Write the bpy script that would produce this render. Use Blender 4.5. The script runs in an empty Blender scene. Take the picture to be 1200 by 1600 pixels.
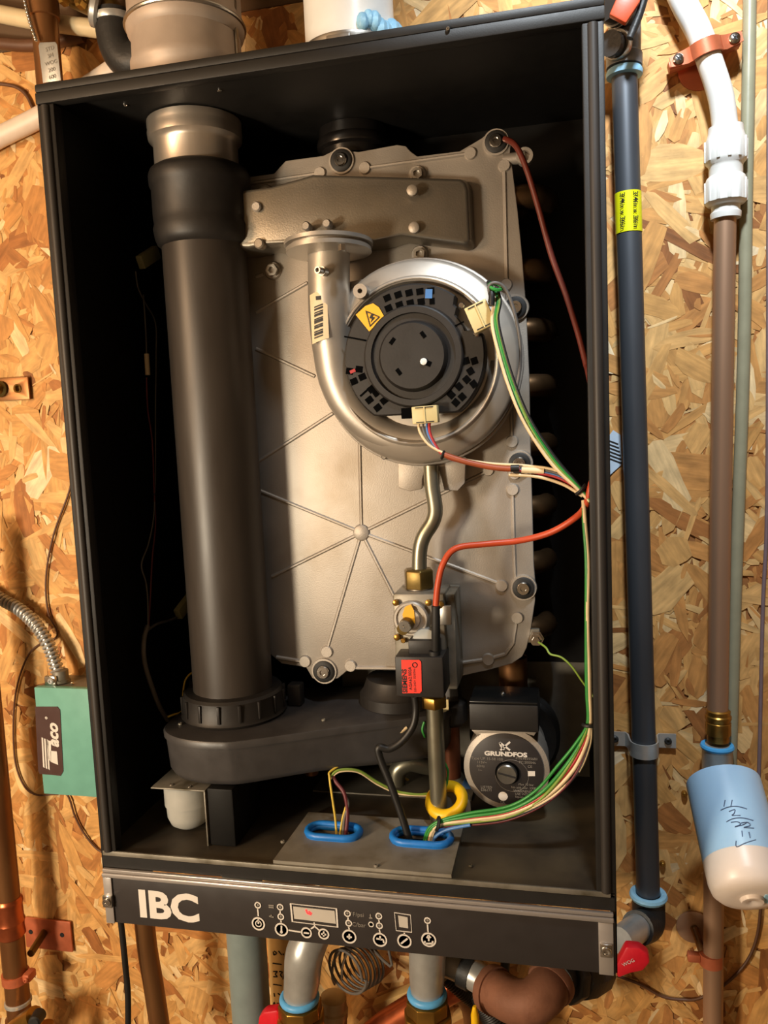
import bpy, bmesh, math, random
from mathutils import Vector as V, Matrix, Euler
random.seed(7)
scene = bpy.context.scene
C = scene.collection

# ------------------------------------------------------------------ camera
CAM = V((.4825, -.7083, .5055)); ROT = Euler((1.4653, .0442, .2204), 'XYZ'); FPX = 1250.0
cd = bpy.data.cameras.new('camera'); cam = bpy.data.objects.new('camera', cd); C.objects.link(cam)
cam.location = CAM; cam.rotation_euler = ROT
cd.sensor_fit = 'VERTICAL'; cd.sensor_height = 32.0; cd.lens = FPX / 1600 * 32.0
cd.clip_start = .01; cd.clip_end = 50
scene.camera = cam

# ------------------------------------------------------------------ world + lamps + exposure
w = bpy.data.worlds.new('world'); scene.world = w; w.use_nodes = True
bg = w.node_tree.nodes['Background']; bg.inputs[0].default_value = (1.0, .78, .55, 1); bg.inputs[1].default_value = .05
def lamp(name, loc, power, col, rad):
    l = bpy.data.lights.new(name, 'POINT'); l.energy = power; l.color = col; l.shadow_soft_size = rad
    o = bpy.data.objects.new(name, l); C.objects.link(o); o.location = loc; return o
lamp('warm_bulb', (-.74, -1.0, .78), 45, (1.0, .64, .36), .17)
lamp('low_fill', (-.50, -1.12, .30), 68, (1.0, .85, .64), .10)  # added unseen fill, brightens the lower cabinet and the board below
wl = bpy.data.lights.new('cool_work_light', 'SPOT'); wl.energy = 47; wl.color = (.86, .94, 1.0); wl.shadow_soft_size = .04; wl.spot_size = math.radians(84); wl.spot_blend = .8
wo = bpy.data.objects.new('cool_work_light', wl); C.objects.link(wo); wo.location = (.57, -.33, 1.26)
wo.rotation_euler = (V((.70, .25, .74)) - V((.57, -.33, 1.26))).to_track_quat('-Z', 'Y').to_euler()
scene.view_settings.view_transform = 'Standard'; scene.view_settings.look = 'None'
scene.view_settings.exposure = 0.0; scene.view_settings.gamma = 1.0
scene.view_settings.use_curve_mapping = False

# ------------------------------------------------------------------ measuring helpers
RM = ROT.to_matrix()
def at(px, py, Y):
    d = RM @ V(((px - 600) / FPX, -(py - 800) / FPX, -1)); return CAM + d * ((Y - CAM.y) / d.y)
def atZ(px, py, Z):
    d = RM @ V(((px - 600) / FPX, -(py - 800) / FPX, -1)); return CAM + d * ((Z - CAM.z) / d.z)
def atX(px, py, X):
    d = RM @ V(((px - 600) / FPX, -(py - 800) / FPX, -1)); return CAM + d * ((X - CAM.x) / d.x)
FWD = RM @ V((0, 0, -1))
def mpp(p): return (p - CAM).dot(FWD) / FPX
def PT(lst): return [at(*q) for q in lst]

# ------------------------------------------------------------------ mesh builder
def frame(d):
    d = d.normalized(); a = V((0, 0, 1)) if abs(d.z) < .9 else V((1, 0, 0))
    u = a.cross(d).normalized(); return u, d.cross(u)
def smooth_path(pts, k=6, closed=False):
    n = len(pts); out = []
    if n < 3 and not closed: return [V(p) for p in pts]
    rng = range(n) if closed else range(n - 1)
    for i in rng:
        if closed: p0, p1, p2, p3 = pts[i - 1], pts[i], pts[(i + 1) % n], pts[(i + 2) % n]
        else: p0, p1, p2, p3 = pts[max(i - 1, 0)], pts[i], pts[i + 1], pts[min(i + 2, n - 1)]
        for j in range(k):
            t = j / k
            out.append(.5 * ((2 * p1) + (p2 - p0) * t + (2 * p0 - 5 * p1 + 4 * p2 - p3) * t * t + (3 * p1 - p0 - 3 * p2 + p3) * t ** 3))
    if not closed: out.append(V(pts[-1]))
    return out
class MB:
    def __init__(s): s.v = []; s.f = []
    def add(s, vs, fs):
        b = len(s.v); s.v += [V(x) for x in vs]; s.f += [tuple(i + b for i in f) for f in fs]; return s
    def box(s, a, b):
        x0, y0, z0 = a; x1, y1, z1 = b
        return s.add([(x0,y0,z0),(x1,y0,z0),(x1,y1,z0),(x0,y1,z0),(x0,y0,z1),(x1,y0,z1),(x1,y1,z1),(x0,y1,z1)],
                     [(3,2,1,0),(4,5,6,7),(0,1,5,4),(1,2,6,5),(2,3,7,6),(3,0,4,7)])
    def obox(s, c, u, v, n):
        c = V(c); vs = [c + a*u + b*v + d*n for d in (-1, 1) for b in (-1, 1) for a in (-1, 1)]
        return s.add(vs, [(0,2,3,1),(4,5,7,6),(0,1,5,4),(2,6,7,3),(0,4,6,2),(1,3,7,5)])
    def rings(s, rings, caps=True, closed=False):
        n = len(rings[0]); b = len(s.v)
        for r in rings: s.v += r
        m = len(rings)
        for i in range(m if closed else m - 1):
            a = b + i * n; c = b + ((i + 1) % m) * n
            for j in range(n): s.f.append((a + j, a + (j + 1) % n, c + (j + 1) % n, c + j))
        if caps and not closed:
            s.f.append(tuple(b + j for j in reversed(range(n)))); s.f.append(tuple(b + (m - 1) * n + j for j in range(n)))
        return s
    def lathe(s, p0, axis, prof, n=24, rot=0., squash=(1, 1)):
        d = V(axis).normalized(); u, v = frame(d); p0 = V(p0); R = []
        for t, r in prof:
            r = max(r, 1e-5)
            R.append([p0 + d*t + u*(r*squash[0]*math.cos(rot + 2*math.pi*j/n)) + v*(r*squash[1]*math.sin(rot + 2*math.pi*j/n)) for j in range(n)])
        return s.rings(R)
    def cyl(s, p0, p1, r0, r1=None, n=20, rot=0.):
        p0 = V(p0); p1 = V(p1); L = (p1 - p0).length
        return s.lathe(p0, p1 - p0, [(0, r0), (L, r0 if r1 is None else r1)], n, rot)
    def tube(s, pts, r, n=10, k=6, closed=False, raw=False):
        m = len(pts); P = [V(p) for p in pts] if raw else smooth_path([V(p) for p in pts], k, closed)
        if isinstance(r, (list, tuple)):
            rr = [r[min(int(i * (m - 1) / (len(P) - 1)), m - 2)] * (1 - ((i * (m - 1) / (len(P) - 1)) - min(int(i * (m - 1) / (len(P) - 1)), m - 2))) +
                  r[min(int(i * (m - 1) / (len(P) - 1)), m - 2) + 1] * ((i * (m - 1) / (len(P) - 1)) - min(int(i * (m - 1) / (len(P) - 1)), m - 2)) for i in range(len(P))]
        else: rr = [r] * len(P)
        R = []; u = None
        for i, p in enumerate(P):
            if closed: d = (P[(i + 1) % len(P)] - P[i - 1]).normalized()
            else: d = (P[min(i + 1, len(P) - 1)] - P[max(i - 1, 0)]).normalized()
            if u is None: u = frame(d)[0]
            u = (u - d * u.dot(d)).normalized(); vv = d.cross(u)
            R.append([p + u*(rr[i]*math.cos(2*math.pi*j/n)) + vv*(rr[i]*math.sin(2*math.pi*j/n)) for j in range(n)])
        return s.rings(R, closed=closed)
    def torus(s, c, axis, R, r, n=28, m=10, squash=(1, 1)):
        u, v = frame(V(axis)); c = V(c)
        return s.tube([c + u*(R*squash[0]*math.cos(2*math.pi*i/n)) + v*(R*squash[1]*math.sin(2*math.pi*i/n)) for i in range(n)], r, m, closed=True, raw=True)
    def prism(s, poly, ext):
        n = len(poly); a = [V(p) for p in poly]; b = [p + V(ext) for p in a]
        return s.add(a + b, [tuple(reversed(range(n))), tuple(range(n, 2*n))] + [(i, (i+1) % n, n + (i+1) % n, n + i) for i in range(n)])
    def sphere(s, c, r, n=14, m=8, sc=(1, 1, 1)):
        c = V(c); R = []
        for i in range(m + 1):
            t = -math.pi/2 + math.pi*i/m; q = max(math.cos(t), 1e-3) * r
            R.append([c + V((q*sc[0]*math.cos(2*math.pi*j/n), q*sc[1]*math.sin(2*math.pi*j/n), r*sc[2]*math.sin(t))) for j in range(n)])
        return s.rings(R)
    def holed(s, outer, holes, ext):
        bm = bmesh.new(); loops = []
        for lp in [outer] + holes:
            vs = [bm.verts.new(p) for p in lp]; loops.append(vs)
            for i in range(len(vs)): bm.edges.new((vs[i], vs[(i + 1) % len(vs)]))
        bmesh.ops.triangle_fill(bm, edges=bm.edges[:], use_beauty=True, use_dissolve=False)
        bm.verts.index_update(); bm.verts.ensure_lookup_table()
        vs = [v.co.copy() for v in bm.verts]; fs = [tuple(v.index for v in f.verts) for f in bm.faces]; n = len(vs)
        idx = [[v.index for v in l] for l in loops]; bm.free()
        s.add(vs + [p + V(ext) for p in vs], fs + [tuple(i + n for i in reversed(f)) for f in fs] +
              [(l[i], l[(i+1) % len(l)], n + l[(i+1) % len(l)], n + l[i]) for l in idx for i in range(len(l))])
        return s
    def build(s, name, m, parent=None, ang=38, bevel=0, seg=2, flat=False):
        me = bpy.data.meshes.new(name)
        if parent is not None:
            off = V(parent.location); pp = parent.parent
            while pp: off += V(pp.location); pp = pp.parent
        else:
            xs = [p.x for p in s.v]; ys = [p.y for p in s.v]; off = V(((min(xs)+max(xs))/2, (min(ys)+max(ys))/2, min(p.z for p in s.v)))
        me.from_pydata([p - off for p in s.v], [], s.f); me.validate()
        bm = bmesh.new(); bm.from_mesh(me)
        bmesh.ops.recalc_face_normals(bm, faces=bm.faces[:])
        if bevel:
            es = [e for e in bm.edges if len(e.link_faces) == 2 and e.calc_face_angle(0) > .5]
            bmesh.ops.bevel(bm, geom=es, offset=bevel, segments=seg, affect='EDGES', profile=.5, clamp_overlap=True)
        bm.to_mesh(me); bm.free()
        if not flat:
            for p in me.polygons: p.use_smooth = True
            me.set_sharp_from_angle(angle=math.radians(ang))
        me.materials.append(m)
        o = bpy.data.objects.new(name, me); C.objects.link(o)
        if parent is not None: o.parent = parent
        else: o.location = off
        return o
def tag(o, label, cat, group=None):
    o['label'] = label; o['category'] = cat
    if group: o['group'] = group
    return o
def thing(name, label, cat, loc, group=None):
    o = bpy.data.objects.new(name, None); C.objects.link(o); o.location = loc; o.empty_display_size = .02
    return tag(o, label, cat, group)
def structure(o): o['kind'] = 'structure'; return o
def text(name, s, org, u, v, size, m, parent, bold=0., align='CENTER', ext=.0002, xs=1., shear=0., flip=False):
    cu = bpy.data.curves.new(name, 'FONT'); cu.body = s; cu.align_x = align; cu.align_y = 'CENTER'; cu.size = 1; cu.offset = bold; cu.shear = shear; cu.resolution_u = 3
    ob = bpy.data.objects.new('tmp', cu); C.objects.link(ob)
    bpy.context.view_layer.update()
    me = bpy.data.meshes.new_from_object(ob.evaluated_get(bpy.context.evaluated_depsgraph_get()))
    bpy.data.objects.remove(ob); bpy.data.curves.remove(cu)
    u = V(u).normalized(); v = V(v); v = (v - u * v.dot(u)).normalized(); n = u.cross(v)
    b = MB(); vs = [V(org) + u*(p.co.x*size*xs) + v*(p.co.y*size) + n*ext for p in me.vertices]
    b.add(vs, [tuple(p.vertices) for p in me.polygons]); bpy.data.meshes.remove(me)
    o = b.build(name, m, parent, flat=True)
    return o
def flatpoly(lst): return lst

# ------------------------------------------------------------------ materials
def lin(r, g, b): return tuple(((c/255)/12.92 if c/255 <= .04045 else ((c/255 + .055)/1.055)**2.4) for c in (r, g, b)) + (1,)
def mat(name, rgb, rough=.5, metal=0., var=.12, scale=60, bump=.05, bscale=None, rvar=.08, spec=.5, coat=0., trans=0., emit=0., stretch=(1, 1, 1), dirt=None, dscale=12, sss=0.):
    m = bpy.data.materials.new(name); m.use_nodes = True; t = m.node_tree; b = t.nodes['Principled BSDF']
    c = lin(*rgb)
    tc = t.nodes.new('ShaderNodeTexCoord'); mp = t.nodes.new('ShaderNodeMapping'); t.links.new(tc.outputs['Object'], mp.inputs[0]); mp.inputs['Scale'].default_value = stretch
    nz = t.nodes.new('ShaderNodeTexNoise'); nz.inputs['Scale'].default_value = scale; nz.inputs['Detail'].default_value = 6; t.links.new(mp.outputs[0], nz.inputs[0])
    rp = t.nodes.new('ShaderNodeValToRGB'); t.links.new(nz.outputs[0], rp.inputs[0])
    rp.color_ramp.elements[0].position = .3; rp.color_ramp.elements[1].position = .7
    rp.color_ramp.elements[0].color = tuple(x*(1-var) for x in c[:3]) + (1,); rp.color_ramp.elements[1].color = tuple(min(1, x*(1+var)) for x in c[:3]) + (1,)
    src = rp.outputs[0]
    if dirt:
        n2 = t.nodes.new('ShaderNodeTexNoise'); n2.inputs['Scale'].default_value = dscale; n2.inputs['Detail'].default_value = 8; t.links.new(mp.outputs[0], n2.inputs[0])
        r2 = t.nodes.new('ShaderNodeValToRGB'); r2.color_ramp.elements[0].position = .48; r2.color_ramp.elements[1].position = .68; t.links.new(n2.outputs[0], r2.inputs[0])
        mx = t.nodes.new('ShaderNodeMixRGB'); t.links.new(r2.outputs[0], mx.inputs[0]); t.links.new(src, mx.inputs[1]); mx.inputs[2].default_value = lin(*dirt); src = mx.outputs[0]
    t.links.new(src, b.inputs['Base Color'])
    b.inputs['Metallic'].default_value = metal; b.inputs['Specular IOR Level'].default_value = spec
    mr = t.nodes.new('ShaderNodeMapRange'); t.links.new(nz.outputs[0], mr.inputs[0]); mr.inputs[3].default_value = max(.02, rough - rvar); mr.inputs[4].default_value = min(1, rough + rvar)
    t.links.new(mr.outputs[0], b.inputs['Roughness'])
    if bump:
        nb = t.nodes.new('ShaderNodeTexNoise'); nb.inputs['Scale'].default_value = bscale or scale*6; nb.inputs['Detail'].default_value = 4; t.links.new(mp.outputs[0], nb.inputs[0])
        bp = t.nodes.new('ShaderNodeBump'); bp.inputs['Strength'].default_value = bump; bp.inputs['Distance'].default_value = .001
        t.links.new(nb.outputs[0], bp.inputs['Height']); t.links.new(bp.outputs[0], b.inputs['Normal'])
    if coat: b.inputs['Coat Weight'].default_value = coat
    if trans: b.inputs['Transmission Weight'].default_value = trans
    if sss: b.inputs['Subsurface Weight'].default_value = sss; b.inputs['Subsurface Radius'].default_value = (.02, .02, .02)
    if emit: b.inputs['Emission Color'].default_value = c; b.inputs['Emission Strength'].default_value = emit
    return m
K = dict(
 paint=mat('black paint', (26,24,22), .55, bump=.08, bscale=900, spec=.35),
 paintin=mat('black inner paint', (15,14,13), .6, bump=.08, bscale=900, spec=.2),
 rail=mat('charcoal rail', (46,42,39), .5, spec=.4, stretch=(1,1,.15)),
 gasket=mat('black gasket', (40,37,35), .7),
 floor=mat('stained cabinet floor', (62,55,46), .55, .3, dirt=(92,82,64), dscale=9, var=.3, scale=30),
 rear=mat('grey rear plate', (116,111,101), .55, .5, dirt=(70,62,48), dscale=7),
 zinc=mat('dull zinc', (142,137,126), .5, .55, dirt=(92,86,70), dscale=30),
 steel=mat('steel', (176,172,165), .32, .95, stretch=(1,1,.1)),
 brushed=mat('brushed steel', (200,188,174), .36, .8, var=.08, stretch=(1,1,.05), bump=.02),
 chrome=mat('bright steel', (205,203,200), .18, 1.),
 alu=mat('cast aluminium', (172,164,154), .52, .55, var=.09, scale=14, bump=.18, bscale=700, dirt=(150,138,122), dscale=9),
 aluD=mat('dark cast manifold', (136,129,118), .38, .75, var=.12, scale=18, bump=.15, bscale=600, dirt=(140,130,112), dscale=8),
 aluL=mat('turned aluminium', (182,174,163), .44, .65, var=.06, scale=30, bump=.05),
 blk=mat('black plastic', (33,30,28), .5, spec=.45, bump=.06),
 pipeblk=mat('black pipe plastic', (54,48,43), .42, spec=.5, var=.1, stretch=(1,1,.2), bump=.03),
 sump=mat('grey black moulded plastic', (60,58,58), .42, spec=.5, bump=.08),
 rubber=mat('rubber', (24,23,22), .6),
 hole=mat('opening shade black', (4,4,4), .9, bump=0, spec=.05),  # near-black colour put in for the shade inside openings
 blue=mat('blue grommet', (30,118,205), .4, spec=.5),
 yellow=mat('yellow plastic', (238,190,20), .4),
 brass=mat('brass', (172,132,62), .32, .9, dirt=(130,96,44), dscale=30),
 brassD=mat('old brass nut', (112,92,48), .4, .8),
 copper=mat('aged copper', (142,100,62), .42, .75, var=.18, scale=16, dirt=(112,66,36), dscale=10, stretch=(1,1,.35)),
 copperL=mat('bright copper', (192,104,66), .32, .9, dirt=(160,84,50), dscale=25),
 copperB=mat('brown copper', (168,134,108), .45, .5, var=.12, scale=10, stretch=(1,1,.2)),
 coppaint=mat('copper coated strap', (190,104,70), .45, .3, var=.15),
 tubeg=mat('zinc plated tube', (150,146,128), .36, .85, var=.1, scale=25),
 galv=mat('galvanised steel', (190,192,190), .36, .6, var=.15, scale=40),
 iron=mat('black iron pipe', (78,82,88), .45, .5, var=.15, scale=20, stretch=(1,1,.25), bump=.05),
 ironf=mat('black iron fitting', (48,48,48), .5, .4, bump=.35, bscale=260),
 rust=mat('rusted iron', (132,88,66), .68, .25, var=.2, scale=25, bump=.3, bscale=240, dirt=(92,54,38), dscale=20),
 tape=mat('blue sealing paste', (142,192,220), .5, bump=.4, bscale=300),
 white=mat('white plastic', (226,226,222), .35, spec=.5, var=.03),
 pvc=mat('cream pvc', (214,196,158), .45, var=.05),
 pvcw=mat('white pvc', (222,206,190), .45, var=.05),
 grey=mat('grey pvc', (168,168,162), .5, var=.06),
 greyg=mat('grey green pvc', (120,134,134), .5, var=.06),
 greent=mat('pale grey green pipe', (148,146,122), .35, var=.06, spec=.6),
 taco=mat('green enamel', (106,164,150), .4, var=.05, spec=.5),
 cream=mat('cream nylon', (206,190,138), .45, var=.06),
 creamd=mat('aged nylon connector', (150,148,108), .5, var=.08),
 label=mat('paper label', (226,206,168), .6, var=.04),
 ink=mat('black ink', (26,24,24), .6, bump=0),
 inkblue=mat('blue marker ink', (70,86,120), .6, bump=0),
 print=mat('pale print', (214,208,200), .5, bump=0, var=.02),
 printd=mat('dim print', (128,122,114), .5, bump=0),
 warn=mat('yellow warning sticker', (240,178,40), .5, bump=0, var=.03),
 red=mat('red label', (242,62,48), .45, bump=0, var=.04),
 redh=mat('red handle vinyl', (206,24,40), .38),
 ledred=mat('red display digit', (255,60,60), .4, emit=1.2, bump=0),
 lcd=mat('display window', (186,180,170), .35, var=.04, bump=0),
 sticker=mat('yellow size sticker', (226,226,20), .4, var=.02, bump=0),
 panel=mat('control panel face', (48,44,43), .42, spec=.4, bump=0, var=.04),
 silver=mat('silver trim', (178,172,168), .34, .6, var=.04, stretch=(.1,1,1)),
 orange=mat('orange silicone cable', (186,70,36), .45, var=.06),
 redbrown=mat('dark red cable', (98,36,24), .5),
 wblk=mat('black wire', (26,25,24), .45), wgrn=mat('green wire', (44,132,54), .4), wwht=mat('cream wire', (220,198,158), .42),
 wred=mat('red wire', (166,36,40), .42), wyel=mat('yellow wire', (206,178,70), .42), wpur=mat('maroon wire', (98,38,44), .45), wgy=mat('yellow green wire', (120,146,58), .42),
 wblu=mat('blue wire', (70,120,180), .42), wgray=mat('grey wire', (96,92,88), .5), wbrown=mat('brown cable', (92,60,40), .5), worange=mat('burnt orange wire', (150,70,34), .5),
 coil=mat('heat exchanger tubing', (96,72,48), .38, .85, var=.3, scale=30),
 timber=mat('timber', (168,128,82), .7, var=.22, scale=22, stretch=(.12,1,1), bump=.2, bscale=160),
 timberV=mat('timber stud', (214,176,112), .7, var=.15, scale=22, stretch=(1,1,.12), bump=.2, bscale=160),
 joist=mat('dark joist timber', (92,70,48), .8, var=.2, scale=22, stretch=(.12,1,1)),
 bottle=mat('pale blue translucent plastic', (168,206,238), .35, var=.03, scale=12, spec=.45, sss=.35),
 bottlew=mat('milky translucent plastic', (226,214,204), .35, var=.04, scale=12, spec=.45, sss=.35),
 purple=mat('grey violet cable', (122,104,110), .5),
)

# ------------------------------------------------------------------ the OSB wall
YW = .2515
TOPZ = 1.007
def osb():
    m = bpy.data.materials.new('oriented strand board'); m.use_nodes = True; t = m.node_tree; b = t.nodes['Principled BSDF']
    g = t.nodes.new('ShaderNodeNewGeometry'); rp = t.nodes.new('ShaderNodeValToRGB'); t.links.new(g.outputs['Random Per Island'], rp.inputs[0])
    cols = [(0,(140,88,46)),(.04,(172,112,60)),(.16,(198,138,76)),(.42,(210,158,92)),(.65,(218,170,106)),(.85,(224,182,120)),(.96,(234,202,150)),(1,(242,218,178))]
    e = rp.color_ramp.elements
    while len(e) > 1: e.remove(e[-1])
    e[0].position = 0; e[0].color = lin(*cols[0][1])
    for p, c in cols[1:]: q = e.new(p); q.color = lin(*c)
    uv = t.nodes.new('ShaderNodeUVMap'); mp = t.nodes.new('ShaderNodeMapping'); t.links.new(uv.outputs[0], mp.inputs[0]); mp.inputs['Scale'].default_value = (18, 260, 1)
    nz = t.nodes.new('ShaderNodeTexNoise'); nz.inputs['Scale'].default_value = 1; nz.inputs['Detail'].default_value = 5; t.links.new(mp.outputs[0], nz.inputs[0])
    mp2 = t.nodes.new('ShaderNodeMapping'); t.links.new(uv.outputs[0], mp2.inputs[0]); mp2.inputs['Scale'].default_value = (40, 90, 1)
    n2 = t.nodes.new('ShaderNodeTexNoise'); n2.inputs['Scale'].default_value = 1; n2.inputs['Detail'].default_value = 7; t.links.new(mp2.outputs[0], n2.inputs[0])
    r2 = t.nodes.new('ShaderNodeMapRange'); t.links.new(nz.outputs[0], r2.inputs[0]); r2.inputs[1].default_value = .3; r2.inputs[2].default_value = .7; r2.inputs[3].default_value = .84; r2.inputs[4].default_value = 1.1
    r3 = t.nodes.new('ShaderNodeMapRange'); t.links.new(n2.outputs[0], r3.inputs[0]); r3.inputs[1].default_value = .3; r3.inputs[2].default_value = .7; r3.inputs[3].default_value = .7; r3.inputs[4].default_value = 1.17
    mu = t.nodes.new('ShaderNodeMath'); mu.operation = 'MULTIPLY'; t.links.new(r2.outputs[0], mu.inputs[0]); t.links.new(r3.outputs[0], mu.inputs[1])
    mx = t.nodes.new('ShaderNodeVectorMath'); mx.operation = 'SCALE'; t.links.new(rp.outputs[0], mx.inputs[0]); t.links.new(mu.outputs[0], mx.inputs['Scale'])
    t.links.new(mx.outputs[0], b.inputs['Base Color']); b.inputs['Roughness'].default_value = .62; b.inputs['Specular IOR Level'].default_value = .3
    bp = t.nodes.new('ShaderNodeBump'); bp.inputs['Strength'].default_value = .35; bp.inputs['Distance'].default_value = .0008; t.links.new(nz.outputs[0], bp.inputs['Height']); t.links.new(bp.outputs[0], b.inputs['Normal'])
    return m
OSB = osb()
X0, X1, Z0 = -.75, 1.25, -.6
wall = structure(MB().box((-1.9, YW, -1.15), (2.1, YW + .012, TOPZ)).build('wall_back', mat('board core', (150,98,50), .8)))
def strands():
    rnd = random.Random(11); vs = []; fs = []; uvs = []
    N = 21000
    for i in range(N):
        L = rnd.uniform(.03, .085) if rnd.random() < .8 else rnd.uniform(.08, .14)
        Wd = rnd.uniform(.008, .022) if rnd.random() < .7 else rnd.uniform(.02, .042)
        if rnd.random() < .5: L *= rnd.uniform(.3,.6); Wd *= rnd.uniform(.2,.45)
        a = rnd.gauss(math.pi/2, .75) if rnd.random() < .6 else rnd.uniform(0, math.pi)
        cx = rnd.uniform(X0 + .04, X1 - .04); cz = rnd.uniform(Z0 + .04, TOPZ - .004)
        y = YW - .0004 - .0016 * (i / N) - rnd.uniform(0, .0003); tx = rnd.gauss(0, .004); tz = rnd.gauss(0, .006)
        ca, sa = math.cos(a), math.sin(a); u0 = rnd.uniform(0, 50); v0 = rnd.uniform(0, 50)
        h = L/2; q = Wd/2; bow = rnd.uniform(-.15, .15)*Wd
        pts = [(-h*rnd.uniform(.8,1), -q*rnd.uniform(.5,1)), (-h*.35, -q*rnd.uniform(.85,1.1)+bow), (h*.35, -q*rnd.uniform(.85,1.1)+bow), (h*rnd.uniform(.75,1), -q*rnd.uniform(.3,1)),
               (h*rnd.uniform(.9,1.1), q*rnd.uniform(-.2,.3)), (h*rnd.uniform(.7,1), q*rnd.uniform(.4,1)), (h*.3, q*rnd.uniform(.85,1.1)+bow), (-h*.35, q*rnd.uniform(.85,1.1)+bow), (-h*rnd.uniform(.75,1), q*rnd.uniform(.4,1)), (-h*rnd.uniform(.9,1.15), q*rnd.uniform(-.4,.3))]
        b = len(vs)
        for (s_, t_) in pts:
            z = min(cz + s_*sa + t_*ca, TOPZ - .0005); vs.append((cx + s_*ca - t_*sa, y + s_*tx*.3 + t_*tz, z)); uvs.append((u0 + s_, v0 + t_))
        fs.append(tuple(range(b + len(pts) - 1, b - 1, -1)))
    me = bpy.data.meshes.new('osb_strand_layer'); off = wall.location; me.from_pydata([(x - off.x, y - off.y, z - off.z) for x, y, z in vs], [], fs)
    ul = me.uv_layers.new(name='UVMap')
    for lp in me.loops: ul.data[lp.index].uv = uvs[lp.vertex_index]
    me.materials.append(OSB); o = bpy.data.objects.new('osb_strand_layer', me); C.objects.link(o); o.parent = wall; o['kind'] = 'stuff'; o['label'] = 'golden wood strands pressed into the strand board'
strands()
# ceiling plate above the board
structure(MB().box((-1.9, .256, TOPZ + .003), (2.1, .33, 1.5)).build('trim_1', K['joist'], bevel=.003))
RX0, RX1, RY0, RZ0, RZ1 = -1.9, 2.1, -2.5, -1.15, 1.5
plas = mat('warm painted wall', (138,126,108), .8, scale=8)
structure(MB().box((RX0, RY0, RZ1), (RX1, .30, RZ1 + .02)).build('ceiling', plas))
structure(MB().box((RX0, RY0, RZ0 - .02), (RX1, .30, RZ0)).build('floor', mat('concrete floor', (120,112,102), .8, scale=8)))
structure(MB().box((RX0 - .02, RY0, RZ0), (RX0, .30, RZ1)).build('wall_left', plas))
structure(MB().box((RX1, RY0, RZ0), (RX1 + .02, .30, RZ1)).build('wall_right', plas))
structure(MB().box((RX0, RY0 - .02, RZ0), (RX1, RY0, RZ1)).build('wall_front', plas))

# ------------------------------------------------------------------ boiler cabinet
W, H, D = .52, .843, .25
CEIL = .835; FL = .075
cab = thing('boiler_cabinet', 'open black steel boiler cabinet with a silver-trimmed control panel, hung on the strand board', 'boiler', (W/2, D/2, 0))
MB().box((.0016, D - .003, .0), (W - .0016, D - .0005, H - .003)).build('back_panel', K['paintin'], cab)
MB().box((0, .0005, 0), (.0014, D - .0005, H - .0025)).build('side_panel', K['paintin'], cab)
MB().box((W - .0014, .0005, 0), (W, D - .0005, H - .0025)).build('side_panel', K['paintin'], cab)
MB().box((-.001, -.001, CEIL), (W + .001, D - .0005, H)).build('top_panel', K['paint'], cab, bevel=.002)
MB().box((-.001, -.001, H - .0185), (W + .001, .011, CEIL)).build('top_lip', K['paint'], cab, bevel=.0012)
for sx in (0, 1):
    xa, xb = (.0, .0175) if sx == 0 else (W - .0175, W)
    r = MB().box((xa, 0, .0765), (xb, .013, H - .019)).build('side_rail', K['paint'], cab, bevel=.0015)
    MB().lathe(((xa + xb)/2, .0005, .078), (0, 0, 1), [(0, .0045), (.7445, .0045)], 12).build('gasket_strip', K['rail'], r)
MB().box((.0016, .0022, FL - .0015), (W - .0016, D - .0035, FL)).build('floor_panel', K['floor'], cab)
MB().box((.002, -.0006, FL - .002), (W - .005, .0018, FL + .003)).build('floor_lip', K['zinc'], cab, bevel=.0004)
MB().box((.0016, .0, .0603), (W - .0016, .004, FL - .0025)).build('sill_strip', K['paint'], cab)
MB().box((.2, D - .0045, FL + .0005), (W - .016, D - .0033, .217)).build('rear_plate', K['rear'], cab)
MB().box((.18, .165, FL + .0003), (.37, D - .0055, FL + .002)).build('rear_floor_plate', K['rear'], cab)
MB().box((.0022, -.0045, .0565), (W - .003, -.0002, .0602)).box((.0022, -.0062, .0518), (W - .003, -.0002, .0562)).build('trim_strip', K['silver'], cab, bevel=.001)
pan = MB().box((.0016, -.0035, .001), (W - .0016, .012, .0516)).build('control_panel', K['panel'], cab, bevel=.0006)
for xa, xb in ((.003, .0125), (W - .0165, W - .0035)):
    e = MB().box((xa, -.0055, .001), (xb, -.0036, .0514)).build('end_bracket', K['silver'], pan, bevel=.0004)
    xm = (xa + xb)/2
    MB().box((xm - .0052, -.0085, .020), (xm + .0052, -.0056, .0325)).lathe((xm, -.0085, .026), (0, -1, 0), [(0, .0048), (.002, .0046), (.002, .0022), (.0004, .002)], 14).build('clip_screw', K['chrome'], pan, bevel=.0004)
PX = -.0037
def pp(x, y): return at(x, y, PX)
UX, UZ = V((1, 0, 0)), V((0, 0, 1))
text('logo_letters', 'IBC', pp(263, 1418), UX, UZ, .0405, K['print'], pan, bold=.038, xs=1.12)
def ring(px, py, rpx, name, thick=2.4, icon=None):
    c = pp(px, py); r = rpx * mpp(c)
    t_ = thick * mpp(c)
    o = MB().lathe(c, (0, -1, 0), [(0, r), (.0006, r), (.0006, r - t_), (0, r - t_)], 24).build(name, K['print'], pan, flat=True); return o, c
def bar(a, b, wpx=2.2, m='print', name='print_line'):
    a = pp(*a); b = pp(*b); d = (b - a); n = V((0, -1, 0)).cross(d).normalized() * (wpx*mpp(a)/2); c = (a + b)/2 + V((0, -.0003, 0))
    return MB().obox(c, d/2, n, V((0, -.0003, 0))).build(name, K[m], pan, flat=True)
for x, y, r in ((404,1443,11),(440,1452,11),(479,1457,9),(506,1459,9),(546,1463,11.5),(594,1468,11.5),(632,1470,11.5),(670,1468,12)): ring(x, y, r, 'button_ring')
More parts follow.
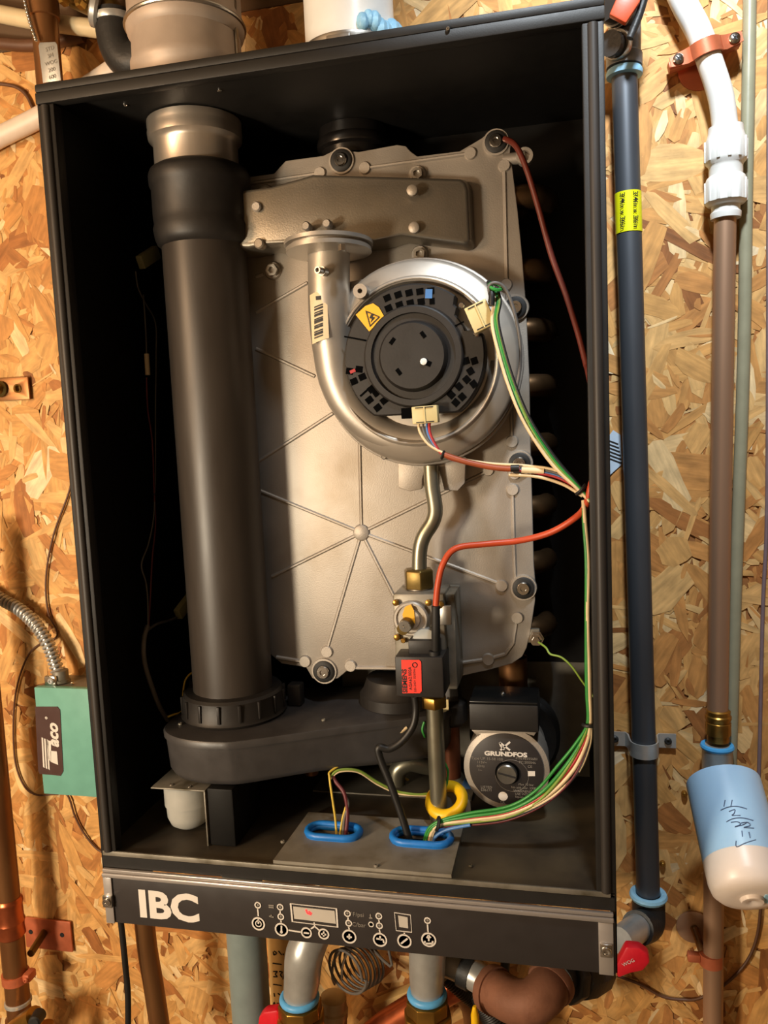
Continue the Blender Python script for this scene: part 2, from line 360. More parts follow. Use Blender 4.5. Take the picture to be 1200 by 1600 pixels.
for x, y in ((403,1414),(438,1417),(439,1432),(543,1427),(545,1442),(592,1431),(593,1446),(668,1438)):
    o, c = ring(x, y, 5.5, 'indicator_ring', 2.0)
    MB().lathe(c, (0, -1, 0), [(0, .0014), (.0005, .0012)], 12).build('indicator_light', K['printd'], o)
for a, b in (((403,1420),(404,1431)),((438,1423),(438,1427)),((439,1438),(440,1441)),((451,1453),(470,1456)),((486,1451),(492,1447)),((492,1447),(499,1453)),((492,1447),(491,1441)),
             ((544,1433),(544,1437)),((545,1448),(546,1452)),((592,1437),(593,1441)),((593,1452),(594,1457)),((632,1457),(632,1460)),((668,1444),(669,1456))): bar(a, b)
# display windows
def window_frame(q, inner, digits):
    P = [pp(*z) for z in q]; c = sum(P, V())/4
    I = [c + (p - c)*.93 for p in P]
    f = MB().holed([p for p in P], [I], (0, -.0006, 0)).build('display_frame', K['print'], pan, flat=True)
    Q = [pp(*z) for z in inner]
    MB().prism(Q, (0, -.0005, 0)).build('display_window', K['lcd'], f, flat=True); return f
dsp = window_frame([(453,1411),(527,1419),(529,1449),(456,1440)], [(458,1416),(523,1423),(525,1443),(460,1435)], 0)
window_frame([(616,1425),(642,1429),(644,1457),(619,1454)], [(622,1430),(637,1433),(638,1450),(624,1448)], 0)
b0 = MB()
for a, b in (((478,1421),(480,1427)),((480,1427),(486,1429)),((482,1424),(487,1428))):
    A = at(*a, PX - .0008); B = at(*b, PX - .0008); d = B - A; n = V((0,-1,0)).cross(d).normalized()*.0008; b0.obox((A+B)/2, d/2, n, V((0,-.0002,0)))
b0.build('lit_digit', K['ledred'], dsp, flat=True)
# icons in the buttons
for a, b in (((404,1436),(404,1443)),((440,1446),(440,1458)),((438,1456),(442,1456)),((475,1457),(483,1458)),((502,1459),(510,1460)),((506,1455),(506,1463)),((542,1463),(550,1464)),((546,1459),(546,1467)),
             ((588,1466),(599,1468)),((599,1468),(600,1473)),((594,1462),(594,1467)),((627,1474),(637,1466)),((664,1470),(664,1474)),((664,1474),(676,1474)),((676,1474),(676,1470)),((670,1462),(670,1470)),((667,1465),(670,1461)),((673,1465),(670,1461))): bar(a, b, 2.6, name='icon')
o = ring(404, 1443, 5.5, 'icon', 1.6)
for x, y, s_ in ((558,1429,'\u00b0F/psi'),(559,1445,'\u00b0C/bar')): text('print', s_, pp(x, y), UX, UZ, .0062, K['printd'], pan)
for a, b in (((420,1414),(428,1415)),((420,1417),(428,1418)),((421,1431),(428,1433)),((424,1429),(424,1432)),((579,1428),(579,1434)),((577,1434),(582,1434))): bar(a, b, 2, 'printd', 'icon')
ring(580, 1444, 4.5, 'icon', 1.3)
# grey wiring plate with two blue grommets on the cabinet floor
def stadium(c, hx, hy, z, n=9):
    out = []
    for k in range(2):
        cx = c[0] + (hx - hy)*(1 if k == 0 else -1)
        for i in range(n): a = -math.pi/2 + math.pi*i/(n-1) + math.pi*k; out.append(V((cx + hy*math.cos(a), c[1] + hy*math.sin(a), z)))
    return out
G1, G2 = (.2365, .061), (.3305, .062)
MB().holed([V((.1905,.0025,FL+.0002)), V((.3695,.0025,FL+.0002)), V((.3695,.104,FL+.0002)), V((.1945,.104,FL+.0002))], [stadium(G1,.025,.0105,FL+.0002), stadium(G2,.027,.0115,FL+.0002)], (0,0,.006)).build('wiring_plate', mat('dull grey sheet', (138,133,122), .55, .15, dirt=(112,104,88), dscale=30), cab)
for g, hx, hy in ((G1,.0285,.0135),(G2,.0305,.0145)):
    MB().tube(stadium(g, hx, hy, FL+.0095), .0036, 10, closed=True, raw=True).tube(stadium(g, hx-.001, hy-.001, FL+.0065), .0036, 10, closed=True, raw=True).build('grommet', K['blue'], cab)
    MB().prism(stadium(g, hx-.004, hy-.004, FL+.0004), (0,0,.0006)).build('cable_hole_shade', K['hole'], cab, flat=True)  # black sheet stands for the shade down the cable hole
def screw(p, ax, r, m, parent, h=.003, name='screw', slot=True):
    prof = [(0, r), (h*.6, r), (h, r*.7)]
    if slot: prof += [(h, r*.38), (h*.4, r*.3)]
    return MB().lathe(p, ax, prof, 14).build(name, m, parent)
for q in ((195,163),(343,140)): 
    p = atZ(*q, CEIL - .0001); p.z = CEIL; screw(p, (0,0,-1), .0022, K['chrome'], cab, .002)
for q in ((700,45),(196,163)): pass
p = at(700, 46, -.0012); screw(p, (0,-1,0), .002, K['chrome'], cab, .002)
for q in ((442,1316),(588,1354),(735,1345)):
    p = atZ(*q, FL + .006); p.z = FL + (.006 if q[0] < 700 else 0); screw(p, (0,0,1), .0025, K['zinc'], cab, .002)

# ------------------------------------------------------------------ exhaust pipe inside, flue and intake above
PXc, PYc = .109, .115
def zof(py, px=340, Y=PYc): return at(px, py, Y).z
ex = thing('exhaust_pipe', 'tall black plastic exhaust pipe with a steel collar, standing in front of the heat exchanger', 'pipe', (PXc, PYc, .21))
def ring_prof(z0, prof): return [(z - z0, r) for z, r in prof]
zb = .2095
MB().lathe((PXc, PYc, zb), (0,0,1), ring_prof(zb, [(zb,.0445),(.70,.0445),(.705,.0445)]), 40).build('pipe_body', K['pipeblk'], ex)
MB().lathe((PXc, PYc, .705), (0,0,1), ring_prof(.705, [(.705,.0447),(.708,.0485),(.713,.0505),(.724,.052),(.729,.0505),(.735,.0512),(.765,.0512),(.768,.053),(.778,.0535),(.783,.0515),(.786,.0468),(.7865,.043)]), 40).build('coupling', K['blk'], ex)
MB().lathe((PXc-.002, PYc, .787), (0,0,1), ring_prof(.787, [(.787,.0440),(.809,.0440),(.812,.0455),(.815,.0488),(.822,.0495),(.8255,.0488),(.827,.0492),(.8335,.0492),(.8345,.047)]), 40).build('steel_collar', K['brushed'], ex)
fl = thing('flue_pipe', 'pale metal flue pipe with rolled ridges rising from the cabinet top beside the black elbow', 'pipe', (.102, .12, H))
MB().lathe((.102,.12,H+.0005), (0,0,1), [(0,.0555),(.03,.0555),(.038,.0565),(.042,.0592),(.049,.0592),(.053,.0572),(.075,.0565),(.079,.0600),(.085,.0612),(.092,.0612),(.098,.0590),(.6,.0590)], 44).build('pipe_body', mat('pale coated steel', (176,160,146), .5, .2, var=.05), fl)
MB().torus((.102,.12,H+.088), (0,0,1), .0612, .0022, 44, 8).build('rolled_ridge', K['steel'], fl)
MB().box((.1592,.113,H+.05), (.1612,.118,H+.155)).build('seam', K['steel'], fl)
ip = thing('intake_pipe', 'white plastic air intake pipe held by a steel hose clamp on the cabinet top', 'pipe', (.272, .15, H))
MB().lathe((.272,.15,H+.052), (0,0,1), [(0,.044),(.001,.0465),(.55,.0465)], 40).build('pipe_body', K['white'], ip)
MB().lathe((.272,.15,H+.0005), (0,0,1), [(0,.049),(.046,.049),(.0505,.0505),(.053,.050),(.0535,.0468)], 40).build('steel_collar', K['steel'], ip)
cl = MB().lathe((.272,.15,H+.034), (0,0,1), [(0,.0495),(.0005,.0512),(.0105,.0512),(.011,.0495)], 40).build('hose_clamp', K['chrome'], ip)
MB().box((.262,.0925,H+.033), (.286,.1005,H+.047)).cyl((.258,.096,H+.04),(.292,.096,H+.04),.0042,n=10).build('clamp_screw', K['steel'], cl, bevel=.001)
b = MB()
for i in range(9):
    a = -1.05 + i*.14; b.sphere((.272+.0475*math.cos(a), .15+.0475*math.sin(a), H+.058+.012*random.random()), .006+.004*random.random(), 8, 6, (1,1,1.4))
b.build('sealant', K['tape'], ip)
st = thing('intake_stub', 'short glossy black intake stub under the cabinet ceiling above the heat exchanger', 'pipe', (.26, .195, .80))
MB().lathe((.26,.195,.801), (0,0,1), [(0,.030),(.001,.036),(.010,.037),(.0125,.0405),(.017,.0415),(.021,.0405),(.023,.0385),(.0335,.0385)], 36).build('stub_body', mat('glossy black plastic', (22,20,19), .22, spec=.6), st)
MB().lathe((.26,.195,.8002), (0,0,1), [(0,.029),(.0006,.029)], 30).build('bore', K['hole'], st)

# ------------------------------------------------------------------ condensate sump at the pipe base
sp = thing('condensate_sump', 'charcoal moulded plastic condensate sump at the foot of the black exhaust pipe', 'sump', (.15, .12, .14))
def sump_outline(g, z):
    # plan outline: round left end round the pipe, tapering away to the right and back
    pts = [(.047,.075),(.062,.046),(.092,.031),(.128,.029),(.155,.037),(.24,.082),(.335,.128),(.352,.16),(.345,.205),(.31,.222),(.12,.200),(.066,.18),(.049,.14)]
    cx = sum(p[0] for p in pts)/len(pts); cy = sum(p[1] for p in pts)/len(pts)
    P = [V((p[0], p[1], z)) for p in pts]
    P = smooth_path(P, 5, True); out = []
    for p in P:
        d = V((p.x - cx, p.y - cy, 0)); L = d.length; out.append(p + d*(g/L))
    return out
SZ0, SZ1 = .140, .190
MB().rings([sump_outline(g, z) for z, g in ((SZ0,-.012),(SZ0+.002,-.006),(SZ0+.008,-.0025),(SZ1-.008,.0),(SZ1-.0075,.002),(SZ1-.002,.0022),(SZ1,.0008),(SZ1+.0003,-.003))]).build('sump_body', K['sump'], sp, ang=50)
nut = MB().lathe((PXc,PYc,SZ1+.0006), (0,0,1), [(0,.0575),(.003,.0598),(.006,.0575),(.026,.0562),(.029,.0535),(.030,.0452)], 48).build('locking_nut', K['blk'], sp)
for i in range(16):
    a = 2*math.pi*(i+.3)/16; c = V((PXc + .0572*math.cos(a), PYc + .0572*math.sin(a), SZ1 + .0165))
    MB().obox(c, V((-math.sin(a), math.cos(a), 0))*.0016, V((0,0,.0095)), V((math.cos(a), math.sin(a), 0))*.0018).build('grip_rib', K['blk'], nut, bevel=.0005)
for dx, dy in ((-.062,.035),(.064,.03)):
    MB().box((PXc+dx-.008, PYc+dy-.008, SZ1+.0006), (PXc+dx+.008, PYc+dy+.008, SZ1+.026)).build('lug', K['blk'], sp, bevel=.002)
MB().lathe((.29,.168,SZ1+.0006), (0,0,1), [(0,.045),(.012,.045),(.014,.042),(.03,.036),(.031,.030)], 32).build('outlet_collar', K['blk'], sp)
for x, y in ((.064,.07),(.22,.098)): screw(V((x,y,SZ1+.0005)), (0,0,1), .0025, K['zinc'], sp, .002)

# ------------------------------------------------------------------ condensate trap elbow with bracket
tr = thing('condensate_trap', 'small grey plastic condensate trap elbow hanging from a bent metal bracket below the sump', 'drain fitting', (.105, .06, FL))
tc_ = at(295, 1262, .065)
MB().lathe((tc_.x, .065, FL+.0015), (0,0,1), [(0,.004),(.002,.013),(.007,.020),(.015,.0232),(.028,.0238),(.0285,.0252),(.058,.0252),(.0585,.0225),(.050,.021)], 32).build('trap_cup', K['grey'], tr)
bxp = at(324, 1225, .035)
MB().box((bxp.x-.062,.028,.1352), (bxp.x,.085,.1367)).box((bxp.x-.0016,.028,FL+.0005), (bxp.x,.085,.1352)).build('bracket', K['zinc'], tr, bevel=.0004)
for q in ((-.042,.036),(-.02,.034)): screw(V((bxp.x+q[0], q[1], .1368)), (0,0,1), .0022, K['steel'], tr, .0015)
MB().box((bxp.x+.001,.030,FL+.0005), (bxp.x+.03,.1,.1385)).build('bracket_box', K['paintin'], tr, bevel=.002)
MB().cyl((.185,.15,.105), (.185,.15,.1395), .008, n=16).build('drain_spigot', K['copper'], tr)

# ------------------------------------------------------------------ heat exchanger
YH = .15
hx = thing('heat_exchanger', 'cast aluminium heat exchanger front plate with star ribs and perimeter bolts, filling the cabinet', 'heat exchanger', (.32, YH, .23))
out_px = [(340,286),(382,277),(428,271),(436,262),(446,251),(505,243),(519,236),(536,232),(551,236),(560,237),(620,226),(634,228),(641,236),(652,244),(718,236),(752,216),(762,208),(777,205),(792,213),(798,228),(797,240),(801,266),
          (809,330),(816,400),(822,480),(827,590),(829,700),(832,800),(834,880),(837,918),(836,940),(830,980),(823,1012),(816,1026),(800,1037),(760,1048),(717,1057),(690,1053),(650,1048),(600,1046),(545,1046),(528,1060),(507,1067),(488,1060),(478,1043),(440,1037),(424,1024),(412,1005),(385,900),(360,600)]
outl = [at(x, y, YH) for x, y in out_px]
pl = MB().prism(outl, (0,.007,0)).build('front_plate', K['alu'], hx, bevel=.0012)
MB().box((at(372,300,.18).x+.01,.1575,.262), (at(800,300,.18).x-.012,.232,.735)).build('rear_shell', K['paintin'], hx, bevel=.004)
def rib(lst, wpx=4, h=.0015, name='rib'):
    b = MB()
    for a, c in zip(lst[:-1], lst[1:]):
        A = at(*a, YH); B = at(*c, YH); d = B - A; n = V((0,-1,0)).cross(d).normalized()*(wpx*mpp(A)/2)
        b.add([A-n*1.5, A+n*1.5, A+n*.55+V((0,-h,0)), A-n*.55+V((0,-h,0)), B-n*1.5, B+n*1.5, B+n*.55+V((0,-h,0)), B-n*.55+V((0,-h,0))], [(0,1,2,3),(7,6,5,4),(0,4,5,1),(1,5,6,2),(2,6,7,3),(3,7,4,0)])
    return b.build(name, K['alu'], hx, ang=25)
def boss(x, y, rpx=9, h=.0026, m='alu', name='boss'):
    p = at(x, y, YH); r = rpx*mpp(p)
    return MB().lathe(p, (0,-1,0), [(0, r*1.12), (h*.85, r), (h, r*.94)], 20).build(name, K[m], hx)
CR = (565,832)
for e in ((404,766),(425,901),(511,1016),(619,938),(786,914),(764,735),(562,690)): rib([CR, e])
boss(565,832,12)
for a, c in (((400,488),(480,442)),((400,545),(492,588)),((402,722),(520,646)),((400,432),(412,428))): rib([a, c])
for l in ([(350,293),(440,280),(500,271)],[(570,263),(650,252),(735,240)],[(788,260),(790,350),(792,445)],[(792,445),(797,560),(800,690)],[(801,765),(803,850),(805,905)],[(808,965),(802,1005),(790,1022),(763,1030)],
          [(763,1030),(715,1037),(640,1044),(545,1043)],[(470,1033),(432,1027)]): rib(l, 4.5, .0019)
for x, y in ((500,271),(570,263),(735,240),(788,259),(791,445),(800,690),(801,765),(784,915),(808,965),(763,1030),(548,1040),(477,1033),(511,1018),(804,740)): boss(x, y)
boss(763,735,8)
def bolt(x, y, wr=17, par=None):
    p = at(x, y, YH); k = mpp(p); b = MB().lathe(p, (0,-1,0), [(0, (wr+4)*k), (.0025, (wr+3)*k), (.0025, wr*k)], 26).build('bolt_boss', K['alu'], hx)
    wsh = MB().lathe(p + V((0,-.0025,0)), (0,-1,0), [(0, wr*k), (.0018, wr*k), (.0026, (wr-2)*k), (.0026, 9*k)], 26).build('washer', K['rubber'], b)
    MB().lathe(p + V((0,-.003,0)), (0,-1,0), [(0, 10.5*k), (.004, 10.5*k), (.0055, 9*k), (.0055, 4.6*k), (.0035, 4*k)], 20).build('bolt_head', K['chrome'], b)
for q in ((534,252),(775,223),(806,481),(812,724),(818,918),(507,1048)): bolt(*q)
def nutp(x, y, rpx, Y=YH, m='steel', h=.006, name='hex_nut'):
    p = at(x, y, Y); k = mpp(p)*rpx
    return MB().lathe(p, (0,-1,0), [(0, k), (h, k), (h, k*.58), (h*.3, k*.55)], 6, rot=random.random()).build(name, K[m], hx)
for q in ((652,273),(656,398),(415,303),(427,423)):
    boss(*q, 13, .003); nutp(q[0], q[1], 9.5, YH - .003)
# ear at upper right and ground stud at lower right
e = at(820,246,YH+.003)
MB().cyl(e + V((-.022,.0,.0)), e, .006, n=10).lathe(e + V((0,.004,0)), (0,-1,0), [(0,.0085),(.010,.0085),(.010,.0055),(.004,.005)], 18).build('ear', K['alu'], hx)
s_ = at(838,997,YH); MB().obox(s_ + V((-.006,.004,.002)), V((.010,0,.0)), V((0,0,.008)), V((0,.003,0))).build('stud_lug', K['zinc'], hx, bevel=.002)
MB().lathe(s_ + V((0,.001,0)), (0,-1,0), [(0,.0085),(.003,.0085),(.003,.0068),(.009,.0068),(.009,.0045),(.012,.004)], 6).build('ground_nut', K['chrome'], hx)
# finned tube ends behind the plate
for i, py in enumerate((318,430,520,605,695,790,875,975)):
    c = at(812, py, .19); R_ = .020
    pts = [V((c.x - .05, .165, c.z)), V((c.x + .004, .165, c.z)), V((c.x + .022, .176, c.z)), V((c.x + .029, .195, c.z)), V((c.x + .022, .214, c.z)), V((c.x + .004, .225, c.z)), V((c.x - .05, .225, c.z))]
    MB().tube(pts, .0125, 14).build('coil_tube', K['coil'], hx)
# dark cast manifold on top of the plate
man = [(368,320),(400,308),(440,303),(505,284),(728,283),(736,287),(740,300),(744,388),(735,394),(640,382),(600,392),(430,398),(405,404),(368,402)]
mt = [at(x, y, YH-.001) for x, y in man]
mcen = sum(mt, V())/len(mt)
fr = [V((mcen.x + (p.x-mcen.x)*.965, YH-.042, mcen.z + (p.z-mcen.z)*.90)) for p in mt]
for i, p in enumerate(fr):
    t_ = min(1, max(0, (p.x - at(600,300,YH).x)/.085)); p.y = YH - .042 + .022*t_
mo = MB().rings([mt, fr]).build('manifold', K['aluD'], hx, bevel=.004, seg=3)
def pin(x, y, Y, rpx, h, parent, m='alu', name='pin', ax=(0,-1,0)):
    p = at(x, y, Y); k = rpx*mpp(p); return MB().lathe(p, ax, [(0,k),(h*.85,k),(h,k*.75)], 16).build(name, K[m], parent)
pin(645,299,YH-.033,8.5,.006,mo); pin(648,357,YH-.033,8.5,.006,mo)
pin(482,356,YH-.041,7,.010,mo); pin(514,352,YH-.041,7,.010,mo)
pin(405,326,YH-.036,8,.010,mo); pin(409,383,YH-.036,8,.010,mo)

# ------------------------------------------------------------------ blower
YB = .105
bl = thing('blower_fan', 'round aluminium combustion blower with a black motor cap and snail-shaped outlet tube', 'blower', (.34, YB, .46))
bc = at(652, 566, YB)
def bpt(px, py, Y=YB): return at(px, py, Y)
spine = [(514,388,.1),(514,440,.1),(515,490,.102),(520,540,.106),(528,590,.110),(546,632,.112),(576,664,.114),(614,684,.115),(655,690,.116),(700,682,.117),(738,658,.118),(768,618,.119),(780,566,.120)]
rads = [33,33,33,32.5,31,29,27.5,26,25,24,22,20,18]
P = PT(spine); MB().tube(P, [r*mpp(p) for r, p in zip(rads, P)], 22, 6).build('volute_tube', K['aluL'], bl)
kk = mpp(bc)
MB().lathe(bc + V((0,.036,0)), (0,-1,0), [(0,150*kk),(.010,157*kk),(.028,159*kk),(.034,157*kk),(.0375,152*kk),(.043,131*kk),(.0455,129*kk),(.047,126*kk),(.045,122*kk),(.030,120*kk),(.030,10*kk)], 72).build('fan_housing', K['aluL'], bl, ang=32)
MB().torus(bc + V((0,.016,0)), (0,1,0), 160*kk, .0024, 64, 8).build('clamp_seam', K['alu'], bl)
MB().torus(bc + V((0,-.0105,0)), (0,1,0), 126*kk, .0013, 60, 8).build('housing_rim', K['aluL'], bl)
MB().prism([at(x, y, .112) for x, y in ((546,440),(566,436),(590,438),(572,468),(556,500),(546,520))], (0,.01,0)).build('web', K['alu'], bl, bevel=.001)
# outlet flange under the manifold
fc = at(514, 386, .1)
MB().lathe(fc + V((0,0,-.008)), (0,0,1), [(0,.034),(.002,.050),(.006,.050),(.0062,.046),(.0085,.046),(.0088,.052),(.0125,.052)], 40, squash=(1,.86)).build('outlet_flange', K['aluL'], bl)
p_ = at(535,392,.058); MB().lathe(p_, (0,0,1), [(0,.004),(.006,.004)], 6).build('flange_bolt', K['chrome'], bl)
tp = at(508, 425, .078); MB().lathe(tp, (-.3,-1,.0), [(0,.0045),(.006,.0045),(.006,.0034),(.014,.0034),(.014,.0022),(.008,.002)], 14).build('pressure_tap', K['steel'], bl)
sp_ = at(563, 455, .085); MB().lathe(sp_ + V((0,.02,0)), (0,-1,0), [(0,.008),(.022,.0072),(.022,.0025),(.012,.002)], 18).build('screw_post', K['alu'], bl)
# motor cap
YM = .083
mc = at(646, 557, YM); km = mpp(mc)
def motor_outline(Y):
    out = []
    prof = {}
    for i in range(96):
        a = 2*math.pi*i/96; r = 112.
        x, y = math.cos(a), math.sin(a)     # y up in picture
        deg = math.degrees(a)
        if 18 < deg < 44: r = 90 if deg > 21 else 104
        if 44 <= deg < 50: r = 100
        if y*r < -90: r = -90/y if -90/y < 112 else 112
        out.append(V((mc.x + x*r*km, Y, mc.z + y*r*km)))
    return out
cap = MB().rings([motor_outline(YM+.022), motor_outline(YM+.002), [V((mc.x + (p.x-mc.x)*.975, YM, mc.z + (p.z-mc.z)*.975)) for p in motor_outline(YM)]]).build('motor_cap', K['blk'], bl, ang=30)
MB().lathe(mc, (0,-1,0), [(-.001,80*km),(.003,78*km),(.004,76*km),(.004,67*km),(.0005,66*km),(.0005,55*km),(.006,53*km),(.0085,50*km),(.0085,30*km),(.0082,1*km)], 56).build('motor_hub', K['blk'], bl, ang=30)
def onmotor(px, py, Y): return at(px, py, Y)
def slotbox(px, py, wx, hy, ang, name, m, par, Y, th=.0012):
    p = at(px, py, Y); k = mpp(p); a = math.radians(ang); u = V((math.cos(a),0,math.sin(a)))*(wx*k/2); v = V((-math.sin(a),0,math.cos(a)))*(hy*k/2)
    return MB().obox(p, u, v, V((0,-th/2,0))).build(name, K[m], par, flat=True)
for q in ((613,533,40),(661,523,-35),(623,581,-35)): slotbox(q[0],q[1],6,11,-q[2],'hub_slot_shade','hole',bl,YM-.0085,.001)  # flat black pads painted as the shade in the hub slots
slotbox(667,567,14,8,-25,'hub_slot_shade','hole',bl,YM-.0085,.001)
MB().lathe(at(662,565,YM-.0088), (0,-1,0), [(0,.0035),(.0015,.0033),(.002,.002)], 14).build('white_pin', K['white'], bl)
vs_ = []
for r in (0, 1):
    for i in range(5):
        x = 605 + i*17 + r*2; y = 461 - i*2 + (0 if i else 2) + r*16 + abs(i-2.5)*1.0; vs_.append((x, y, 12 - 5*i + 8, 11 if not (r and i > 3) else 8))
for q in ((546,580,-10),(561,577,-10),(553,596,20),(566,589,20),(577,625,35),(588,614,35),(590,637,35),(600,626,35),(580,608,35),(728,564,-75),(741,564,-75),(717,604,-50),(729,593,-50),(705,617,-45),(712,629,-45),(735,580,-60),(722,620,-50),(740,600,-55)): vs_.append((q[0],q[1],q[2],11))
for i, q in enumerate(vs_): slotbox(q[0], q[1], q[3], 10, q[2], 'vent_shade', 'hole', cap, YM-.0003, .0006)  # raised dark boxes, their black stands for shade inside the vents
slotbox(670,459,11,14,-5,'blue_part','wblu',cap,YM-.0005,.0006); slotbox(551,580,9,5,20,'red_part','wred',cap,YM-.0007,.0006)
slotbox(555,529,36,2.5,-14,'cap_seam','hole',cap,YM-.0003,.0005); slotbox(573,610,28,3,38,'cap_seam','hole',cap,YM-.0003,.0005)
slotbox(714,508,24,2.5,22,'cap_seam','hole',cap,YM-.0003,.0005)
slotbox(637,646,16,16,0,'cap_socket','hole',cap,YM+.004,.014)
# warning sticker
Yq = YM - .0006
wq = [at(x, y, Yq) for x, y in ((556,492),(571,478),(583,474),(592,480),(600,494),(577,518))]
ws = MB().prism(wq, (0,-.0004,0)).build('warning_sticker', K['warn'], cap, flat=True)
tri = [at(x, y, Yq-.0007) for x, y in ((571,485),(594,495),(578,511))]; tcn = sum(tri, V())/3
MB().holed(tri, [[tcn + (p - tcn)*.78 for p in tri]], (0,-.0003,0)).build('triangle_symbol', K['ink'], ws, flat=True)
MB().prism([at(x, y, Yq-.0007) for x, y in ((580,491),(577,497),(581,498),(579,504),(586,496),(582,495),(584,491))], (0,-.0003,0)).build('bolt_symbol', K['ink'], ws, flat=True)
# barcode label wrapped on the outlet tube
def wraplabel(px, py, Y, wpx, hpx, rpx, name, m, par, off=0., tilt=0., ext=.0004):
    c = at(px, py, Y); k = mpp(c); r = rpx*k + .0006 + off; b = MB(); n = 8; R1 = []; R2 = []
    view = (CAM - c); view.z = 0; va = math.atan2(view.y, view.x) - .45
    for i in range(n + 1):
        a = va + (i/n - .5)*(wpx*k/r); s = (i/n - .5)*wpx*k*tilt
        R1.append(V((c.x + r*math.cos(a), c.y + r*math.sin(a), c.z - hpx*k/2 + s))); R2.append(V((c.x + r*math.cos(a), c.y + r*math.sin(a), c.z + hpx*k/2 + s)))
    b.add(R1 + R2, [(i, i+1, n+2+i, n+1+i) for i in range(n)]); return b.build(name, K[m], par, ang=60)
# (the tube's axis at this height)
lab = wraplabel(513, 498, .102, 30, 74, 33.2, 'barcode_label', 'label', bl, tilt=.25)
for o_, rot_ in ((lab, .55),):
    pass
ax_ = at(513,498,.102)
for dy, hh in ((-20,2),(-16,3),(-11,2),(-7,4),(-1,2),(3,5),(9,2),(12,3),(18,2),(22,4),(27,2)):
    wraplabel(513, 498+dy+4, .102, 15, hh, 33.2, 'barcode_bar', 'ink', lab, off=.0004, tilt=.25)
wraplabel(513, 470, .102, 9, 6, 33.2, 'barcode_bar', 'ink', lab, off=.0004)
# mounting tab under the volute with an arch cut for the gas tube
tab = [(622,714),(728,714),(726,755),(715,767),(694,766),(690,748),(686,737),(675,731),(663,737),(660,748),(659,764),(640,768),(622,762)]
MB().prism([at(x, y, .125) for x, y in tab], (0,.006,0)).build('mounting_tab', K['alu'], bl, bevel=.001)
pin(601,714,.118,4,.004,bl,'chrome','screw')
# connectors on the motor
def connector(px, py, wpx, hpx, ang, Y, dep, par, m='cream', name='connector'):
    p = at(px, py, Y); k = mpp(p); a = math.radians(ang); u = V((math.cos(a),0,math.sin(a))); v = V((-math.sin(a),0,math.cos(a)))
    o = MB().obox(p, u*(wpx*k/2), v*(hpx*k/2), V((0,dep/2,0))).build(name, K[m], par, bevel=.0008)
    MB().obox(p + V((0,-dep/2-.0004,0)), u*(.0006), v*(hpx*k*.45), V((0,.0006,0))).build('ridge', K[m], o, flat=True)
    for s in (-.42, .42): MB().obox(p + V((0,-dep/2-.0003,0)) + v*(hpx*k*s), u*(wpx*k*.35), v*.0005, V((0,.0004,0))).build('groove', K['ink'], o, flat=True)
    return o
c1 = connector(751, 495, 36, 42, 22, .070, .013, bl)
for q in ((722,478),(745,522)): pin(*q, .079, 5, .006, bl, 'chrome', 'screw')
c2 = connector(665, 648, 40, 27, 2, .074, .012, bl)

# ------------------------------------------------------------------ gas tube, valve and lower pipe
gt = thing('gas_tube', 'bent zinc gas tube running from the blower tab down to the brass hex nut', 'pipe', at(660, 895, .115))
MB().tube(PT([(673,728,.118),(675,760,.116),(680,795,.113),(676,815,.112),(662,838,.111),(656,860,.111),(655,896,.111)]), [12*mpp(at(670,800,.112))]*7, 16).build('tube', K['tubeg'], gt)
n0 = at(655, 918, .111); n1 = at(655, 893, .111); MB().lathe(V((n0.x,n0.y,n0.z)), (0,0,1), [(0,.0165),(.019,.0165),(.0205,.0145)], 6, rot=.3).build('hex_nut', K['brassD'], gt, bevel=.0012)
gv = thing('gas_valve', 'grey gas valve block with a round cap, orange seal and red-labelled black solenoid coil', 'gas valve', at(665, 1060, .1))
va, vb = at(614, 946, .085), at(688, 1012, .085)
top = at(655, 920, .11).z
bx0 = (va.x, .085, at(650,1050,.11).z); bx1 = (at(700,950,.11).x, .138, top)
MB().box(bx0, bx1).build('valve_body', K['zinc'], gv, bevel=.003)
zr = at(715, 940, .13)
MB().box((bx1[0]-.004, .098, at(700,1062,.13).z), (bx1[0]+.009, .1475, top-.003)).build('side_plate', K['zinc'], gv, bevel=.002)
MB().lathe((n0.x, .111, top), (0,0,1), [(0,.0125),(.0035,.0125),(.004,.011)], 24).build('inlet_boss', K['aluL'], gv)
cpt = at(641, 968, .078); kc = mpp(cpt)
cp = MB().lathe(V((cpt.x,.085,cpt.z)), (0,-1,0), [(0,28*kc),(.005,28*kc),(.0065,26*kc),(.0065,23*kc),(.004,22*kc),(.004,16*kc),(.0075,15*kc),(.0075,2*kc)], 36).build('regulator_cap', K['aluL'], gv)
MB().prism([at(x,y,.077) for x,y in ((629,960),(633,948),(642,944),(647,954),(649,975),(640,966),(631,970))], (0,-.0006,0)).build('orange_seal', K['warn'], cp, flat=True)
MB().lathe(at(636,975,.0768), (-.15,-1,-.15), [(0,.0075),(.013,.0062),(.015,.0058)], 18).build('test_port', K['brassD'], cp)
MB().lathe(at(633,978,.062), (-.15,-1,-.15), [(0,.0062),(.002,.006),(.002,.002),(.001,.0015)], 18).build('port_cap', K['steel'], cp)
for q, r in (((619,941),5),((670,941),5),((688,945),6.5),((621,995),5),((631,1000),4)): pin(*q, .084, r, .004, gv, 'brass', 'screw')
MB().lathe(at(667,999,.085), (0,-1,0), [(0,.0135),(.010,.0135),(.011,.012)], 24).build('blanking_plug', K['grey'], gv)
MB().box((at(688,960,.085).x,.08,at(690,975,.085).z),(at(706,960,.085).x,.0845,at(690,945,.085).z)).build('terminal_block', K['steel'], gv, bevel=.001)
ca_, cb_ = at(619, 1089, .058), at(692, 1027, .058)
